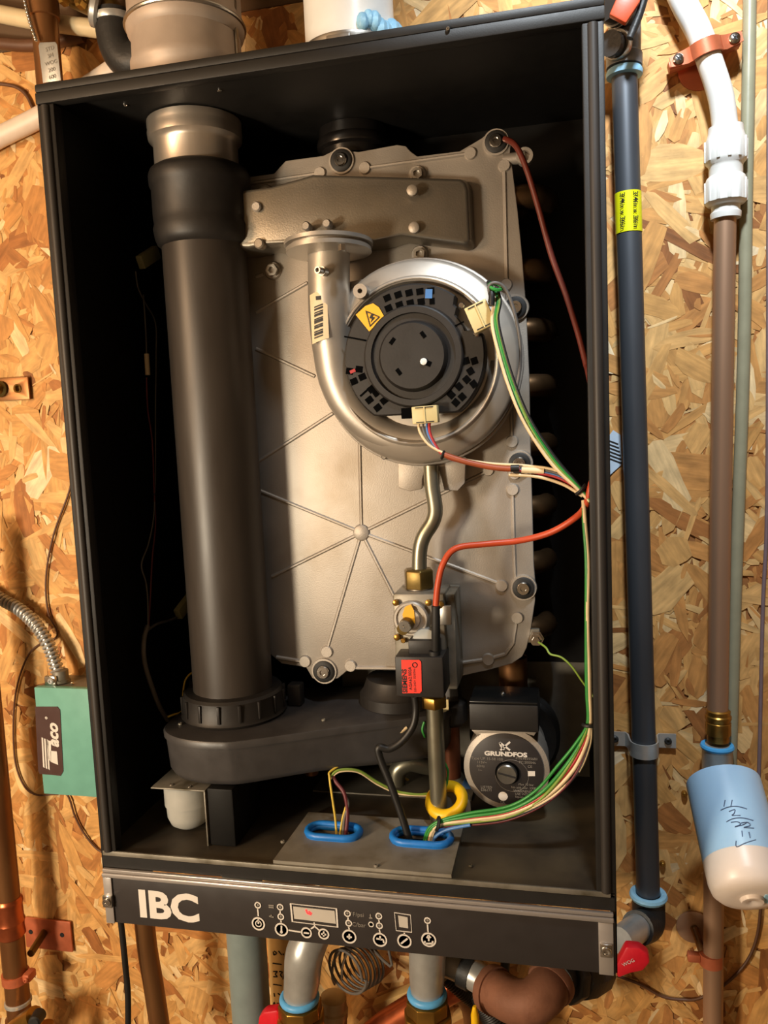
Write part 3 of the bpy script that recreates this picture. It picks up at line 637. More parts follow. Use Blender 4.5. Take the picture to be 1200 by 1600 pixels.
MB().box((ca_.x,.058,ca_.z), (cb_.x,.1,cb_.z)).build('solenoid_coil', K['blk'], gv, bevel=.002)
MB().box((at(640,1010,.075).x,.068,cb_.z-.001), (at(688,1010,.075).x,.084,cb_.z+.014)).build('coil_neck', K['blk'], gv, bevel=.0015)
YL = .0574
lq = [at(x,y,YL) for x,y in ((627,1031),(655,1031),(658,1034),(659,1080),(656,1083),(629,1083))]
rl = MB().prism(lq, (0,-.0004,0)).build('red_label', K['red'], gv, flat=True)
text('label_print', 'SIEMENS', at(632.5,1064,YL-.0006), V((0.0,0,1)), V((-1,0,0)), .0066, K['ink'], rl, bold=.03)
text('label_print', 'AGA62.000A', at(641,1060,YL-.0006), V((0.0,0,1)), V((-1,0,0)), .0044, K['ink'], rl, bold=.01)
text('label_print', '220-240V 50/60Hz', at(648,1063,YL-.0006), V((0.0,0,1)), V((-1,0,0)), .0032, K['ink'], rl)
MB().torus(at(648,1039,YL-.0008), (0,1,0), .0024, .0004, 16, 6).build('label_print', K['ink'], rl)
lp = thing('gas_supply_pipe', 'straight grey gas pipe below the solenoid coil passing through a yellow ring', 'pipe', at(683, 1270, .1))
ga = at(678, 1092, .1); gb = at(686, 1268, .1)
MB().cyl(V((ga.x,.1,ga.z)), V((ga.x+.001,.1,FL+.0085)), 13.5*mpp(ga), n=22).build('pipe_body', K['tubeg'], lp)
MB().lathe(V((ga.x,.1,ga.z-.008)), (0,0,1), [(0,.0145),(.012,.0145)], 6, rot=.2).build('hex_nut', K['brass'], lp, bevel=.001)
yc = V((ga.x + .009, .102, at(698,1252,.1).z))
MB().torus(yc, (-.15,-.50,.82), .0175, .0062, 36, 10).build('yellow_ring', K['yellow'], lp)
MB().prism([V((ga.x-.012,.1145,FL+.001)), V((ga.x+.033,.1145,FL+.001)), V((ga.x+.033,.1145,FL+.030)), V((ga.x+.028,.1145,FL+.036)), V((ga.x-.006,.1145,FL+.036)), V((ga.x-.012,.1145,FL+.03))], (0,.0015,0)).build('support_tab', K['zinc'], lp)

ub = thing('return_bend_pipe', 'thick grey metal U-bend pipe behind the straight gas pipe', 'pipe', at(620, 1240, .19))
MB().tube(PT([(622,1243,.195),(620,1225,.195),(622,1203,.195),(640,1192,.198),(662,1196,.205),(690,1202,.215),(712,1216,.218),(722,1240,.218)]), .0105, 16).build('tube', K['tubeg'], ub)
MB().torus(at(618,1235,.195), (0,-.3,1), .018, .0055, 28, 10).build('yellow_ring', K['yellow'], ub)
MB().tube(PT([(722,1226,.2),(738,1234,.2),(752,1238,.205)]), .008, 12).build('blue_hose', mat('dark blue hose', (26,60,96), .5), ub)
cw = thing('copper_riser', 'dark brown copper riser with a black union and cream tag left of the pump', 'pipe', at(706, 1225, .17))
MB().cyl(at(703,1120,.17), V((at(703,1120,.17).x,.17,.102)), .0105, n=18).build('tube', mat('dark copper', (104,58,36), .42, .6), cw)
u0 = at(704, 1130, .17); MB().lathe(u0, (0,0,1), [(0,.016),(.004,.020),(.026,.020),(.030,.014),(.055,.012)], 8, rot=.2).build('union_nut', K['blk'], cw, bevel=.001)
MB().box((at(688,1110,.146).x,.146,at(693,1119,.146).z), (at(701,1110,.146).x,.148,at(693,1093,.146).z)).build('tag', K['cream'], cw)

# ------------------------------------------------------------------ circulator pump
pu = thing('circulator_pump', 'silver circulator pump with a black terminal box and black printed nameplate disc', 'pump', (at(791,1202,.12).x, .15, .1))
YP = .118
pc = at(791, 1201, YP); kp = mpp(pc)
face = []
for i in range(49):
    a = math.radians(118 - 360*0 - (i/48)*(-304)) ; face.append(V((pc.x + 66.5*kp*math.cos(a), YP, pc.z + 66.5*kp*math.sin(a))))
# circle from 118 deg round the bottom to 62 deg, then the neck up to the terminal box
neck = [at(x, y, YP) for x, y in ((834,1150),(838,1144),(841,1141),(737,1141),(741,1145),(747,1151))]
hs = MB().prism(face + neck, (0,.012,0)).build('motor_housing', K['alu'], pu, bevel=.0015)
MB().lathe(pc + V((0,.0125,-.0)), (0,1,0), [(0,64*kp),(.03,64*kp),(.032,60*kp),(.06,58*kp)], 40).build('motor_can', K['alu'], pu)
MB().lathe(pc + V((.004,.075,.004)), (0,1,0), [(0,70*kp),(.004,76*kp),(.024,76*kp),(.03,66*kp)], 40).build('pump_volute', K['ironf'], pu)
MB().cyl(V((pc.x+.004,.205,pc.z+.06)), V((pc.x+.004,.205,.235)), .0165, n=20).build('outlet_riser', K['copper'], pu)
ta, tb = at(734, 1142, .112), at(841, 1103, .112)
MB().box((ta.x,.112,ta.z+.0005), (tb.x,.163,tb.z)).build('terminal_box', K['blk'], pu, bevel=.002)
MB().box((ta.x+.0005,.1125,tb.z+.0003), (tb.x-.0005,.164,tb.z+.003)).build('terminal_lid', mat('glossy black lid', (18,18,18), .3), pu, bevel=.001)
screw(V(((ta.x+tb.x)/2-.002,.138,tb.z+.003)), (0,0,1), .003, K['chrome'], pu, .002)
dk = MB().lathe(pc, (0,-1,0), [(0,57.5*kp),(.0012,57.5*kp),(.0014,57*kp)], 56).build('nameplate', K['panel'], pu)
MB().lathe(pc + V((.001,-.0014,-.004)), (0,-1,0), [(0,.0128),(.001,.0128)], 28).build('screw_recess', K['hole'], pu)
pk = MB().lathe(pc + V((.001,-.0024,-.004)), (0,-1,0), [(0,.0108),(.004,.0108),(.0052,.0098)], 28).build('vent_screw', K['steel'], pu)
MB().obox(pc + V((.001,-.0076,-.004)), V((.0092,0,-.0022)), V((.0003,0,.0010)), V((0,.0003,0))).build('slot', K['ink'], pk, flat=True)
YN = YP - .0016
def pn(x, y): return at(x, y, YN)
text('maker_name', 'GRUNDFOS', pn(790,1178.5), UX, UZ, .0066, K['print'], dk, bold=.05, xs=1.28)
b = MB()
for a, c in (((781,1160),(797,1172)),((797,1159),(782,1172)),((781,1160),(783,1166)),((783,1166),(788,1171))):
    A, B = pn(*a), pn(*c); d = B - A; n = V((0,-1,0)).cross(d).normalized()*.0010; b.obox((A+B)/2 + V((0,-.0003,0)), d/2, n, V((0,-.0002,0)))
b.build('maker_emblem', K['print'], dk, flat=True)
for x, y, s, t_ in ((761,1185.5,'Type UP 15-58 100',.0043),(823,1185.5,'P/N:98555681',.004),(753,1191,'115V~',.004),(824,1191.5,'PC:200046',.004),(751,1197,'60Hz',.004),(750,1203,'1~',.004),(828,1198,'CE',.004),
                   (760,1230,'LISTED',.004),(760,1234.5,'E36171',.004),(822,1226,'Max 10 bar',.0035),(818,1231,'No add. lubr. 230F',.0034),(817,1236.5,'WARNING',.0042),(817,1241,'USE WITH',.0036),(817,1245.5,'liquids only',.0036),(786,1254,'UL',.0044)):
    text('nameplate_print', s, pn(x, y), UX, UZ, t_, K['printd'], dk)
MB().prism([pn(x,y) for x,y in ((825,1205),(836,1205),(836,1212.5),(825,1212.5))], (0,-.0003,0)).build('white_square', K['print'], dk, flat=True)
MB().lathe(pn(786,1244), (0,-1,0), [(0,.0050),(.0003,.0050)], 20).build('certification_mark', K['print'], dk, flat=True)
MB().torus(pn(800,1212), (0,1,0), .0175, .0002, 30, 4).build('arrow_ring', K['printd'], dk)

# ------------------------------------------------------------------ wires inside the cabinet
def wire(name, lst, r, m, par=None, n=8, raw3d=None):
    return MB().tube(raw3d or PT(lst), r, n, 6).build(name, K[m], par, ang=80)
R1 = .0014
tag(wire('ignition_cable', None, .0032, 'orange', n=12, raw3d=PT([(681,946,.062),(684,915,.062),(692,882,.064),(712,857,.07),(760,850,.08),(810,845,.085),(860,832,.08),(900,808,.07),(916,788,.055)]) + [V((.506,.05,.446)), V((.514,.052,.47))]), 'orange silicone ignition cable curving from the gas valve to the right rail', 'cable')
tag(MB().tube(PT([(681,947,.0615),(681,985,.0615),(681,1015,.066)]), .0044, 12).lathe(at(679,1017,.066), (0,0,-1), [(0,.006),(.006,.006)], 14).build('cable_boot', K['rubber']), 'black rubber boot on the end of the orange cable at the gas valve', 'cable boot')
tag(wire('sensor_cable', None, .0030, 'redbrown', n=10, raw3d=PT([(789,217,.138),(806,228,.125),(822,262,.12),(840,320,.12),(862,400,.12),(884,460,.12),(903,520,.11),(916,570,.10)]) + [V((.506,.09,.548)), V((.513,.078,.50)), V((.511,.068,.455))]), 'dark red cable running from the top right bolt down to the right rail', 'cable')
tag(wire('ground_wire', [(841,1003,.14),(853,1012,.13),(860,1022,.125),(877,1027,.12),(893,1041,.11),(908,1062,.09),(924,1084,.06),(932,1095,.06)], .0011, 'wgy'), 'thin yellow-green ground wire from the stud nut to the right rail', 'wire')
hb = thing('wiring_harness', 'thick green and white wire bundle at the upper cream plug of the blower', 'wiring', at(850, 690, .07))
for i, (dx, dy, m) in enumerate(((0,0,'wgrn'),(-5,3,'wwht'),(4,-2,'wblk'),(2,4,'wgy'),(-2,6,'wblk'))):
    wire('wire', [(767+dx*.4,470+dy,.068),(772+dx*.5,452+dy,.066),(778+dx,470,.062),(774+dx,500+dy,.06),(782+dx,540+dy,.058),(800+dx,600+dy,.055),(826+dx,660+dy,.055),(866+dx,720+dy,.055),(905+dx*.5,762+dy*.5,.055),(922,782+dy*.5,.05)], .0019 if m != 'wblk' else .0015, m, hb)
wire('wire', [(768,470,.06),(764,448,.056),(775,442,.056),(790,452,.06),(803,485,.064),(812,530,.07),(813,570,.075),(806,610,.075)], .0016, 'wgray', hb)
wire('wire', [(764,442,.07),(768,455,.058),(768,478,.056)], .0030, 'wblk', hb)
MB().torus(at(774,448,.06), (.3,-.4,.6), .006, .0016, 18, 6).build('cable_loop', K['wgrn'], hb)
MB().torus(at(908,765,.055), (.7,0,-.7), .0055, .0018, 18, 6).build('cable_tie', K['rubber'], hb)
h2 = thing('wiring_harness', 'thin red and white wires at the lower cream plug of the blower', 'wiring', at(760, 730, .07))
for dx, m, r in ((-11,'wwht',.0014),(-4,'wgray',.0012),(2,'wblu',.0011),(6,'wred',.0015)):
    wire('wire', [(665+dx,660,.072),(666+dx*.9,675,.070),(676+dx*.6,694,.068),(693,710+dx*.2,.066),(720,720+dx*.25,.066),(770,729+dx*.4,.066),(820,733+dx*.5,.066),(870,742+dx*.6,.062),(905,763+dx*.3,.057),(918,780,.054)], r, m, h2)
wire('wire', [(693,710,.0655),(730,722,.064),(775,731,.064),(812,733,.064)], .0028, 'worange', h2)
wire('sleeve', [(815,734,.064),(850,736,.064)], .0030, 'label', h2)
wire('wire', [(795,742,.064),(840,745,.064),(880,757,.06),(910,775,.056)], .0016, 'wwht', h2)
MB().torus(at(692,711,.066), (.9,0,-.35), .0036, .0013, 16, 6).build('cable_tie', K['rubber'], h2)
MB().lathe(at(798,732,.0635), (1,0,0), [(0,.0035),(.008,.0035)], 10).build('ferrule', K['wblk'], h2)
h3 = thing('wiring_harness', 'green, red and cream wires sweeping past the pump to the right blue grommet', 'wiring', at(800, 1260, .07))
for i, (dx, dy, m, r) in enumerate(((0,0,'wwht',.0022),(-12,-6,'wgrn',.0019),(-20,-12,'wgrn',.0016),(-5,-3,'wred',.0017),(6,6,'wblk',.0015),(-14,4,'wgy',.0018),(2,9,'wpur',.0013),(8,3,'wwht',.0016))):
    wire('wire', [(912,782,.055),(914+dx*.1,815,.05),(919+dx*.15,880+dy*.5,.046),(918+dx*.1,960,.045),(920+dx*.2,1040,.045),(921+dx*.2,1085,.045),(922+dx*.2,1130,.045),(915+dx*.7,1165+dy*.4,.048),(892+dx,1208+dy,.05),(850+dx*.6,1247+dy,.055),(795,1272+dy,.058),(735,1281+dy*.9,.06),(692,1287+dy*.5,.062),(676+dx*.3,1298+dy*.3,.063),(670+dx*.4,1318,.063)], r, m, h3)
wire('wire', [(735,1289,.058),(700,1296,.06),(682,1306,.06),(676,1320,.06)], .0018, 'wblu', h3)
MB().torus(at(921,1133,.045), (0,.2,1), .0058, .0018, 18, 6).build('cable_tie', K['rubber'], h3)
MB().torus(at(684,1287,.062), (1,.2,-.3), .0062, .0018, 18, 6).build('cable_tie', K['rubber'], h3)
tag(wire('valve_cable', [(648,1088,.085),(650,1110,.085),(645,1135,.082),(628,1158,.078),(608,1170,.075),(592,1168,.073),(594,1185,.072),(610,1225,.069),(628,1275,.065),(641,1318,.062)], .0040, 'wblk', n=12), 'thick black cable dropping from the red-labelled coil into the right blue grommet', 'cable')
h4 = thing('wiring_harness', 'yellow and maroon wires rising from the left blue grommet', 'wiring', at(525, 1290, .06))
for lst, r, m in (([(526,1308,.062),(524,1280,.066),(519,1245,.07),(515,1215,.075),(517,1205,.08),(545,1188,.095),(567,1178,.105)], .0013, 'wyel'),
                  ([(531,1308,.062),(535,1280,.066),(542,1256,.07)], .0012, 'wyel'),
                  ([(540,1308,.062),(543,1270,.068),(538,1240,.072),(525,1222,.078),(520,1212,.08)], .0022, 'wpur'),
                  ([(536,1308,.062),(538,1280,.066),(544,1255,.07),(535,1236,.073)], .0016, 'wgray'),
                  ([(517,1213,.078),(530,1203,.082),(560,1204,.09),(590,1222,.1),(620,1236,.105),(650,1241,.108),(668,1240,.112)], .0014, 'wgy'),
                  ([(517,1217,.078),(531,1206,.082),(560,1207,.09),(590,1226,.1),(622,1240,.105),(652,1243,.108),(668,1243,.112)], .0010, 'wwht'),
                  ([(694,1190,.112),(700,1205,.112),(698,1225,.112),(693,1237,.11)], .0012, 'wgrn'),
                  ([(663,1128,.12),(660,1140,.118),(664,1152,.118)], .0014, 'wgrn')): wire('wire', lst, r, m, h4)
pq = at(583, 1168, .11)
MB().obox(pq, V((.018,.004,.008)), V((-.003,0,.0065)), V((0,.004,0))).build('plug', K['creamd'], h4, bevel=.001)
wire('plug_lead', [(602,1160,.11),(620,1148,.112),(636,1136,.115)], .0022, 'wwht', h4)
# harness down the left inner wall
h5 = thing('wiring_harness', 'thin dark wires with two cream plugs hanging down the left inner side of the cabinet', 'wiring', (.02, .12, .3))
def LW(lst, X=.016): return [atX(px, py, X) for px, py in lst]
def wireL(name, lst, r, m, X=.016): return MB().tube(LW(lst, X), r, 7, 6).build(name, K[m], h5, ang=80)
wireL('wire', [(212,424),(216,450),(228,475),(243,505),(244,560),(243,640),(243,720),(242,770),(240,810),(232,850),(221,882),(228,910),(231,940),(231,978)], .0009, 'wgray')
wireL('wire', [(229,590),(231,640),(238,690),(241,770),(243,820),(238,870),(235,930),(232,980)], .0010, 'wpur')
wireL('wire', [(224,460),(228,520),(229,555)], .0009, 'wgray')
wireL('splice', [(229,553),(231,586)], .0030, 'label')
wireL('wire', [(231,978),(225,1000),(226,1035),(238,1075),(250,1105),(262,1125)], .0028, 'wgray', .018)
wireL('wire', [(231,985),(245,975),(262,970),(276,965)], .0016, 'wgray', .018)
MB().torus(atX(242,772,.016), (0,0,1), .0022, .001, 14, 6).build('cable_tie', K['rubber'], h5)
for q in ((232,402),(289,946)):
    p = atX(*q, .020); MB().obox(p, V((.003,.0145,.0085)), V((0,-.004,.0065)), V((.004,0,0))).build('plug', K['creamd'], h5, bevel=.001)
tag(wire('yellow_wire', [(314,1049,.14),(302,1050,.14),(290,1062,.13),(286,1085,.12),(285,1110,.115),(270,1117,.1),(262,1120,.095)], .0012, 'wyel'), 'short yellow wire looping behind the locking nut on the sump', 'wire')
MB()

# ------------------------------------------------------------------ left side: relay box, conduit, pipes
YR = .19
a_, b_ = at(53, 1075, YR), at(152, 1075, YR)
zt, zbm = at(53, 1074, YR).z, at(62, 1240, YR).z
rb = thing('relay_box', 'green metal relay box with a dark logo plate, left of the cabinet', 'relay box', ((a_.x + a_.x + .135)/2, .22, zbm))
xr = -.006
MB().box((a_.x, YR, zbm), (xr, .2, zt)).build('cover', K['taco'], rb, bevel=.0012)
MB().box((a_.x+.0012, .2002, zbm+.001), (xr-.001, YW-.0035, zt-.0012)).build('box_body', K['zinc'], rb, bevel=.001)
lb = [at(x,y,YR-.0004) for x,y in ((55,1104),(90,1104),(94,1109),(99,1205),(95,1212),(62,1209),(60,1204))]
lpz = MB().prism(lb, (0,-.0004,0)).build('logo_plate', mat('brown logo plate', (74,52,48), .35, var=.05), rb, flat=True)
YT = YR - .0012
ang_u = (at(86,1120,YT) - at(90,1195,YT)).normalized()
text('logo_letters', 'aco', at(83.5,1149,YT), ang_u, V((-1,0,0)), .0225, K['print'], lpz, bold=.04, shear=.25)
text('logo_letters', '\u00b0', at(76,1122,YT), ang_u, V((-1,0,0)), .012, K['print'], lpz, bold=.02)
bq = MB()
bq.prism([at(x,y,YT) for x,y in ((79,1173),(89,1174),(91,1195),(79,1190))], (0,-.0003,0))
for dx in (0, 4, 8):
    bq.prism([at(x,y,YT) for x,y in ((65+dx,1152+dx*.4),(67.5+dx,1153+dx*.4),(70+dx,1200+dx*.4),(67.5+dx,1198+dx*.4))], (0,-.0003,0))
bq.prism([at(x,y,YT) for x,y in ((73,1156),(80,1158),(80,1190),(76,1186))], (0,-.0003,0))
bq.build('logo_stripes', K['print'], lpz, flat=True)
screw(V((at(111,1071,.205).x,.207,zt)), (0,0,1), .003, K['chrome'], rb, .002)
screw(V((at(105,1240,YR+.01).x,.2,zbm)), (0,0,-1), .0025, K['chrome'], rb, .0015)
fx = thing('flexible_conduit', 'ribbed steel flexible conduit curving down into the top of the green box', 'conduit', at(94, 1066, .215))
cpath = smooth_path(PT([(-60,905,.235),(-25,918,.235),(0,935,.232),(30,952,.228),(55,975,.224),(72,1000,.22),(84,1030,.217),(92,1056,.215)]), 14)
MB().tube(cpath, [.0070 if i % 3 else .0088 for i in range(len(cpath))] if False else .0068, 14, raw=True).build('conduit_core', K['steel'], fx)
bb = MB(); acc = 0; last = cpath[0]
dense = smooth_path(cpath, 4)
for i in range(1, len(dense)):
    acc += (dense[i] - dense[i-1]).length
    if acc > .0056: acc = 0; d = (dense[i] - dense[i-1]).normalized() + V((0,0,.18)); bb.torus(dense[i], d, .0072, .0021, 16, 8)
bb.build('conduit_ribs', K['galv'], fx)['kind'] = 'stuff'
cz = at(95, 1062, .215)
MB().lathe(V((cz.x,.215,zt+.0003)), (0,0,1), [(0,.0125),(.004,.0125),(.004,.0105),(.016,.0105),(.017,.0085)], 18).build('connector', K['zinc'], fx)
MB().obox(at(80,1064,.203), V((.0085,0,.0)), V((0,0,.0075)), V((0,.0035,0))).build('clamp_ear', K['chrome'], fx, bevel=.002)
screw(at(80,1064,.199), (0,-1,0), .0045, K['galv'], fx, .003)
tag(wire('thermostat_wire', [(118,715,.245),(108,768,.246),(84,835,.246),(72,900,.246),(75,955,.246),(89,985,.246),(85,998,.246),(60,1008,.246),(42,1028,.246),(26,1075,.246),(21,1130,.246),(24,1190,.246),(38,1228,.246),(58,1242,.246),(85,1241,.246),(105,1242,.245),(117,1275,.246),(130,1300,.246),(150,1325,.246),(172,1338,.246)], .0014, 'wbrown'), 'thin brown wire snaking down the strand board behind the green box', 'wire')
tag(wire('signal_wire', [(-30,128,.246),(0,131,.246),(25,136,.246),(42,150,.246),(54,175,.246),(66,190,.246)], .0022, 'wbrown'), 'brown wire arching over the white pipe at the upper left', 'wire')
# hanger plate at left middle
hp = thing('pipe_hanger', 'brown hanger plate with one open screw hole at the left frame edge', 'pipe hanger', at(15, 628, .245))
q0, q1 = at(-22, 628, .243), at(43, 588, .243)
MB().holed([V((q0.x,.243,q0.z)),V((q1.x,.243,q0.z)),V((q1.x,.243,q1.z)),V((q0.x,.243,q1.z))], [[at(27,607,.243)+V((.0045*math.cos(i*.5236),0,.0045*math.sin(i*.5236))) for i in range(12)]], (0,.003,0)).build('plate', K['copper'], hp, bevel=.0008)
MB().torus(at(27,607,.2425), (0,1,0), .0050, .0011, 18, 6).build('hole_rim', K['brass'], hp)
MB().lathe(at(2,608,.243), (0,-1,0), [(0,.011),(.004,.011),(.006,.008),(.02,.0055),(.022,.005)], 12).build('threaded_stud', K['brassD'], hp)
# left vertical copper pipe
lcp = thing('copper_pipe', 'large copper riser with soldered couplings at the lower left frame edge', 'pipe', at(-5, 1600, .19))
def edge_axis(px, py, Y, r): p = at(px, py, Y); return V((p.x - r, Y, p.z))
ea = edge_axis(3, 1120, .185, .0165); eb = edge_axis(46, 1600, .185, .0165)
xm_ = (ea.x + eb.x)/2
MB().cyl(V((xm_,.185,-.80)), V((xm_,.185,.40)), .0160, n=28).build('pipe_body', K['copper'], lcp)
def lcz(py): return at(20, py, .185).z
MB().lathe(V((xm_,.185,lcz(1462))), (0,0,1), [(0,.0165),(.002,.0185),(.006,.0182),(.010,.0176),(.018,.0180),(.022,.0194),(.026,.0180),(.044,.0178),(.050,.0192),(.053,.0185),(.056,.0165)], 30).build('coupling', K['copperL'], lcp)
MB().lathe(V((xm_,.185,lcz(1566))), (0,0,1), [(0,.0165),(.001,.018),(.005,.0178),(.006,.0165)], 28).build('solder_ring', K['galv'], lcp)
MB().lathe(V((xm_,.185,lcz(1640))), (0,0,1), [(0,.019),(.052,.019),(.054,.0165)], 28).build('lower_fitting', K['copper'], lcp)
st_ = thing('pipe_strap', 'copper-coated split ring strap round the left copper riser with its wall plate', 'pipe strap', at(60, 1530, .19))
MB().lathe(V((xm_,.185,lcz(1531))), (0,0,1), [(0,.0162),(0,.0182),(.012,.0182),(.012,.0162)], 30).build('ring', K['coppaint'], st_)
ez = lcz(1525) + .004
MB().box((xm_+.0165,.176,ez-.006), (xm_+.0275,.194,ez+.0065)).build('ear', K['coppaint'], st_, bevel=.003)
screw(V((xm_+.0235,.176,ez)), (0,-1,0), .0035, K['coppaint'], st_, .003)
pa, pb_ = at(42, 1479, .245), at(110, 1440, .245)
MB().box((pa.x,.2435,pa.z), (pb_.x,.2465,pb_.z)).build('wall_plate', K['coppaint'], st_, bevel=.001)
for q in ((48,1456),(97,1461)): MB().lathe(at(*q,.2433), (0,-1,0), [(0,.0035),(.0004,.0035)], 12).build('plate_hole', K['ink'], st_, flat=True)
MB().cyl(at(69,1457,.2435), at(48,1490,.2), .0052, n=12).build('threaded_rod', K['brassD'], st_)
lv = thing('valve', 'brass valve with a small black knob at the bottom left corner', 'valve', at(40, 1620, .16))
MB().tube(PT([(8,1625,.165),(30,1604,.16),(55,1588,.155)]), .0135, 14).build('valve_body', K['brass'], lv)
MB().lathe(at(62,1585,.155), (.2,-.8,.1), [(0,.009),(.006,.0085),(.018,.008),(.02,.006)], 14).build('knob', K['rubber'], lv)
MB().cyl(at(72,1600,.165), at(74,1640,.165), .010, n=14).build('outlet', K['brass'], lv)
# upper left
uc = thing('copper_pipe', 'copper pipe with a stamped metal tag rising behind the upper left cabinet corner', 'pipe', at(85, 130, .2))
cu_x = at(72, 60, .2).x
MB().cyl(V((cu_x,.2,.80)), V((cu_x,.2,1.45)), .0155, n=26).build('pipe_body', K['copper'], uc)
MB().lathe(V((cu_x,.2,at(70,30,.2).z)), (0,0,1), [(0,.0158),(.001,.018),(.03,.018),(.032,.0196),(.036,.0182),(.12,.0182)], 26).build('coupling', K['copper'], uc)
tgp = [at(x,y,.1825) for x,y in ((63,67),(87,66),(90,70),(96,126),(68,130),(61,72))]
MB().prism(tgp, (0,-.0012,0)).build('metal_tag', K['galv'], uc, bevel=.0003)
for i in range(5): text('stamped_print', ('STD','3/4','WOG','200','600')[i], at(78+i*1.0,76+i*11,.181), (UX + UZ*.12).normalized(), UZ, .0065, K['printd'], uc)
ch = tag(MB().build if False else thing('beaded_chain', 'short beaded steel chain hanging beside the upper left copper pipe', 'chain', at(56, 62, .178)), 'short beaded steel chain hanging beside the upper left copper pipe', 'chain')
cpth = smooth_path(PT([(34,-22,.178),(40,8,.178),(47,35,.178),(56,62,.178)]), 5)
bead = None
for p in cpth:
    if bead is None: bead = MB().sphere(p, .0024, 10, 8).build('bead', K['chrome'], ch); p00 = p
    else:
        o = bead.copy(); C.objects.link(o); o.location = bead.location + (p - p00)
MB().tube(cpth, .0007, 6, raw=True).build('chain_cord', K['steel'], ch)
tag(MB().tube(PT([(-60,10,.23),(0,22,.23),(60,33,.23),(160,46,.23),(215,52,.23)]), .0105, 18).build('plastic_pipe', K['pvc']), 'cream plastic pipe crossing behind the copper pipe at the top left', 'pipe')
tag(MB().tube(PT([(-40,237,.235),(0,214,.235),(60,184,.235),(120,148,.235),(180,108,.235)]), .0125, 18).build('plastic_pipe', K['pvcw']), 'white plastic pipe slanting up behind the top left cabinet corner', 'pipe')
tag(MB().tube(PT([(-60,58,.24),(0,68,.24),(60,70,.24),(130,56,.242)]), .0075, 14).build('plastic_pipe', K['wbrown']), 'thin brown tube in place of a grey plank, just below the cream pipe at the top left', 'pipe')  # tube stands in for a grey plank edge
be = thing('iron_elbow', 'black iron elbow and brass valve between the upper left copper pipe and the flue', 'pipe fitting', at(185, 100, .2))
ez_ = at(182, 70, .2)
MB().tube([ez_ + V((0,0,.035)), ez_ + V((0,0,.014)), ez_ + V((.004,0,-.006)), ez_ + V((.016,.0,-.020)), ez_ + V((.034,0,-.022))], .0225, 18).build('elbow_body', K['ironf'], be)
MB().lathe(ez_ + V((0,0,.022)), (0,0,1), [(0,.0235),(.003,.025),(.007,.025),(.009,.018)], 24).build('collar', K['galv'], be)
MB().tube(PT([(182,42,.2),(172,20,.2),(150,5,.2),(118,-10,.2)]), .0165, 18).build('valve_body', K['brassD'], be)
MB().lathe(at(158,16,.19), (-.7,-.3,.25), [(0,.018),(.003,.0205),(.008,.0205),(.010,.0175)], 22).build('union_ring', K['galv'], be)
for q in ((104,4),(130,9)): MB().lathe(at(*q,.18), (-.2,-1,.2), [(0,.006),(.008,.006),(.010,.004)], 6).build('bolt', K['brass'], be)
MB().lathe(ez_ + V((.034,0,-.022)), (1,0,0), [(0,.019),(.003,.0205),(.006,.019)], 22).build('seal_ring', K['white'], be)

# ------------------------------------------------------------------ right side: black gas pipe
YG = .222
gx0 = at(978, 200, YG); gx1 = at(1011, 1330, YG); gx = (gx0.x + gx1.x)/2
def zg(py, px=990): return at(px, py, YG).z
def gpt(py): 
    t_ = (py - 200)/(1330 - 200); p = at(978 + 33*t_, py, YG); return p
gp = thing('gas_pipe', 'black iron gas pipe with a yellow size sticker running down beside the cabinet', 'pipe', gpt(1400))
rg = .0134
MB().cyl(gpt(118), gpt(1395), rg, n=28).build('pipe_body', K['iron'], gp)
ax = (gpt(300) - gpt(380)).normalized()
MB().lathe(gpt(365), ax, [(0,rg+.0002),(.0001,rg+.0006),((gpt(302)-gpt(365)).length,rg+.0006),((gpt(302)-gpt(365)).length+.0001,rg+.0002)], 32).build('size_sticker', K['sticker'], gp)
def pipe_text(s, ppx, ppy, c, r, size, par, m, offang):
    # letters wrapped on the pipe, reading downwards
    view = CAM - c; va = math.atan2(view.y, view.x) + offang
    n = V((math.cos(va), math.sin(va), 0)); v = V((-math.sin(va), math.cos(va), 0))
    return text('sticker_print', s, c + n*(r + .0006), V((0,0,-1)), v, size, m, par, bold=.01, ext=.0006)
pipe_text('3/4in x 36in', 0, 0, gpt(333), rg+.0006, .0080, gp, K['ink'], -.42)
pipe_text('3/4in x 36in', 0, 0, gpt(333), rg+.0006, .0080, gp, K['ink'], .5)
MB().lathe(gpt(118), (0,0,1), [(-.002,.0145),(-.001,.0185),(.003,.019),(.006,.0175)], 26).build('seal_bead', K['tape'], gp)
tz = gpt(112)
gtee = thing('iron_tee', 'grey iron tee with side nipples at the top of the black gas pipe', 'pipe fitting', tz)
MB().lathe(tz + V((0,0,.004)), (.02,0,1), [(0,.0185),(.012,.0185),(.014,.0168),(.05,.0165),(.052,.0185),(.064,.0185),(.068,.0140),(.45,.0140)], 26).build('tee_body', mat('grey malleable iron', (128,130,132), .5, .45, bump=.3, bscale=240), gtee)
MB().tube([tz + V((.002,0,.022)), tz + V((-.008,-.016,.020)), tz + V((-.016,-.030,.018))], .0125, 16).build('side_nipple', K['ironf'], gtee)
MB().lathe(tz + V((-.006,-.014,.0205)), (-.5,-.85,-.05), [(0,.0150),(.005,.0155),(.008,.0145)], 20).build('side_collar', K['steel'], gtee)
MB().tube([tz + V((.002,-.01,.05)), tz + V((-.012,-.03,.048)), tz + V((-.022,-.045,.046))], .0125, 16).build('upper_nipple', K['rubber'], gtee)
MB().lathe(tz + V((-.008,-.026,.048)), (-.5,-.85,-.05), [(0,.0145),(.004,.0150),(.006,.0142)], 20).build('upper_collar', K['steel'], gtee)
hq = [at(x,y,.165) for x,y in ((952,22),(975,-30),(1008,-30),(1000,2),(978,36))]
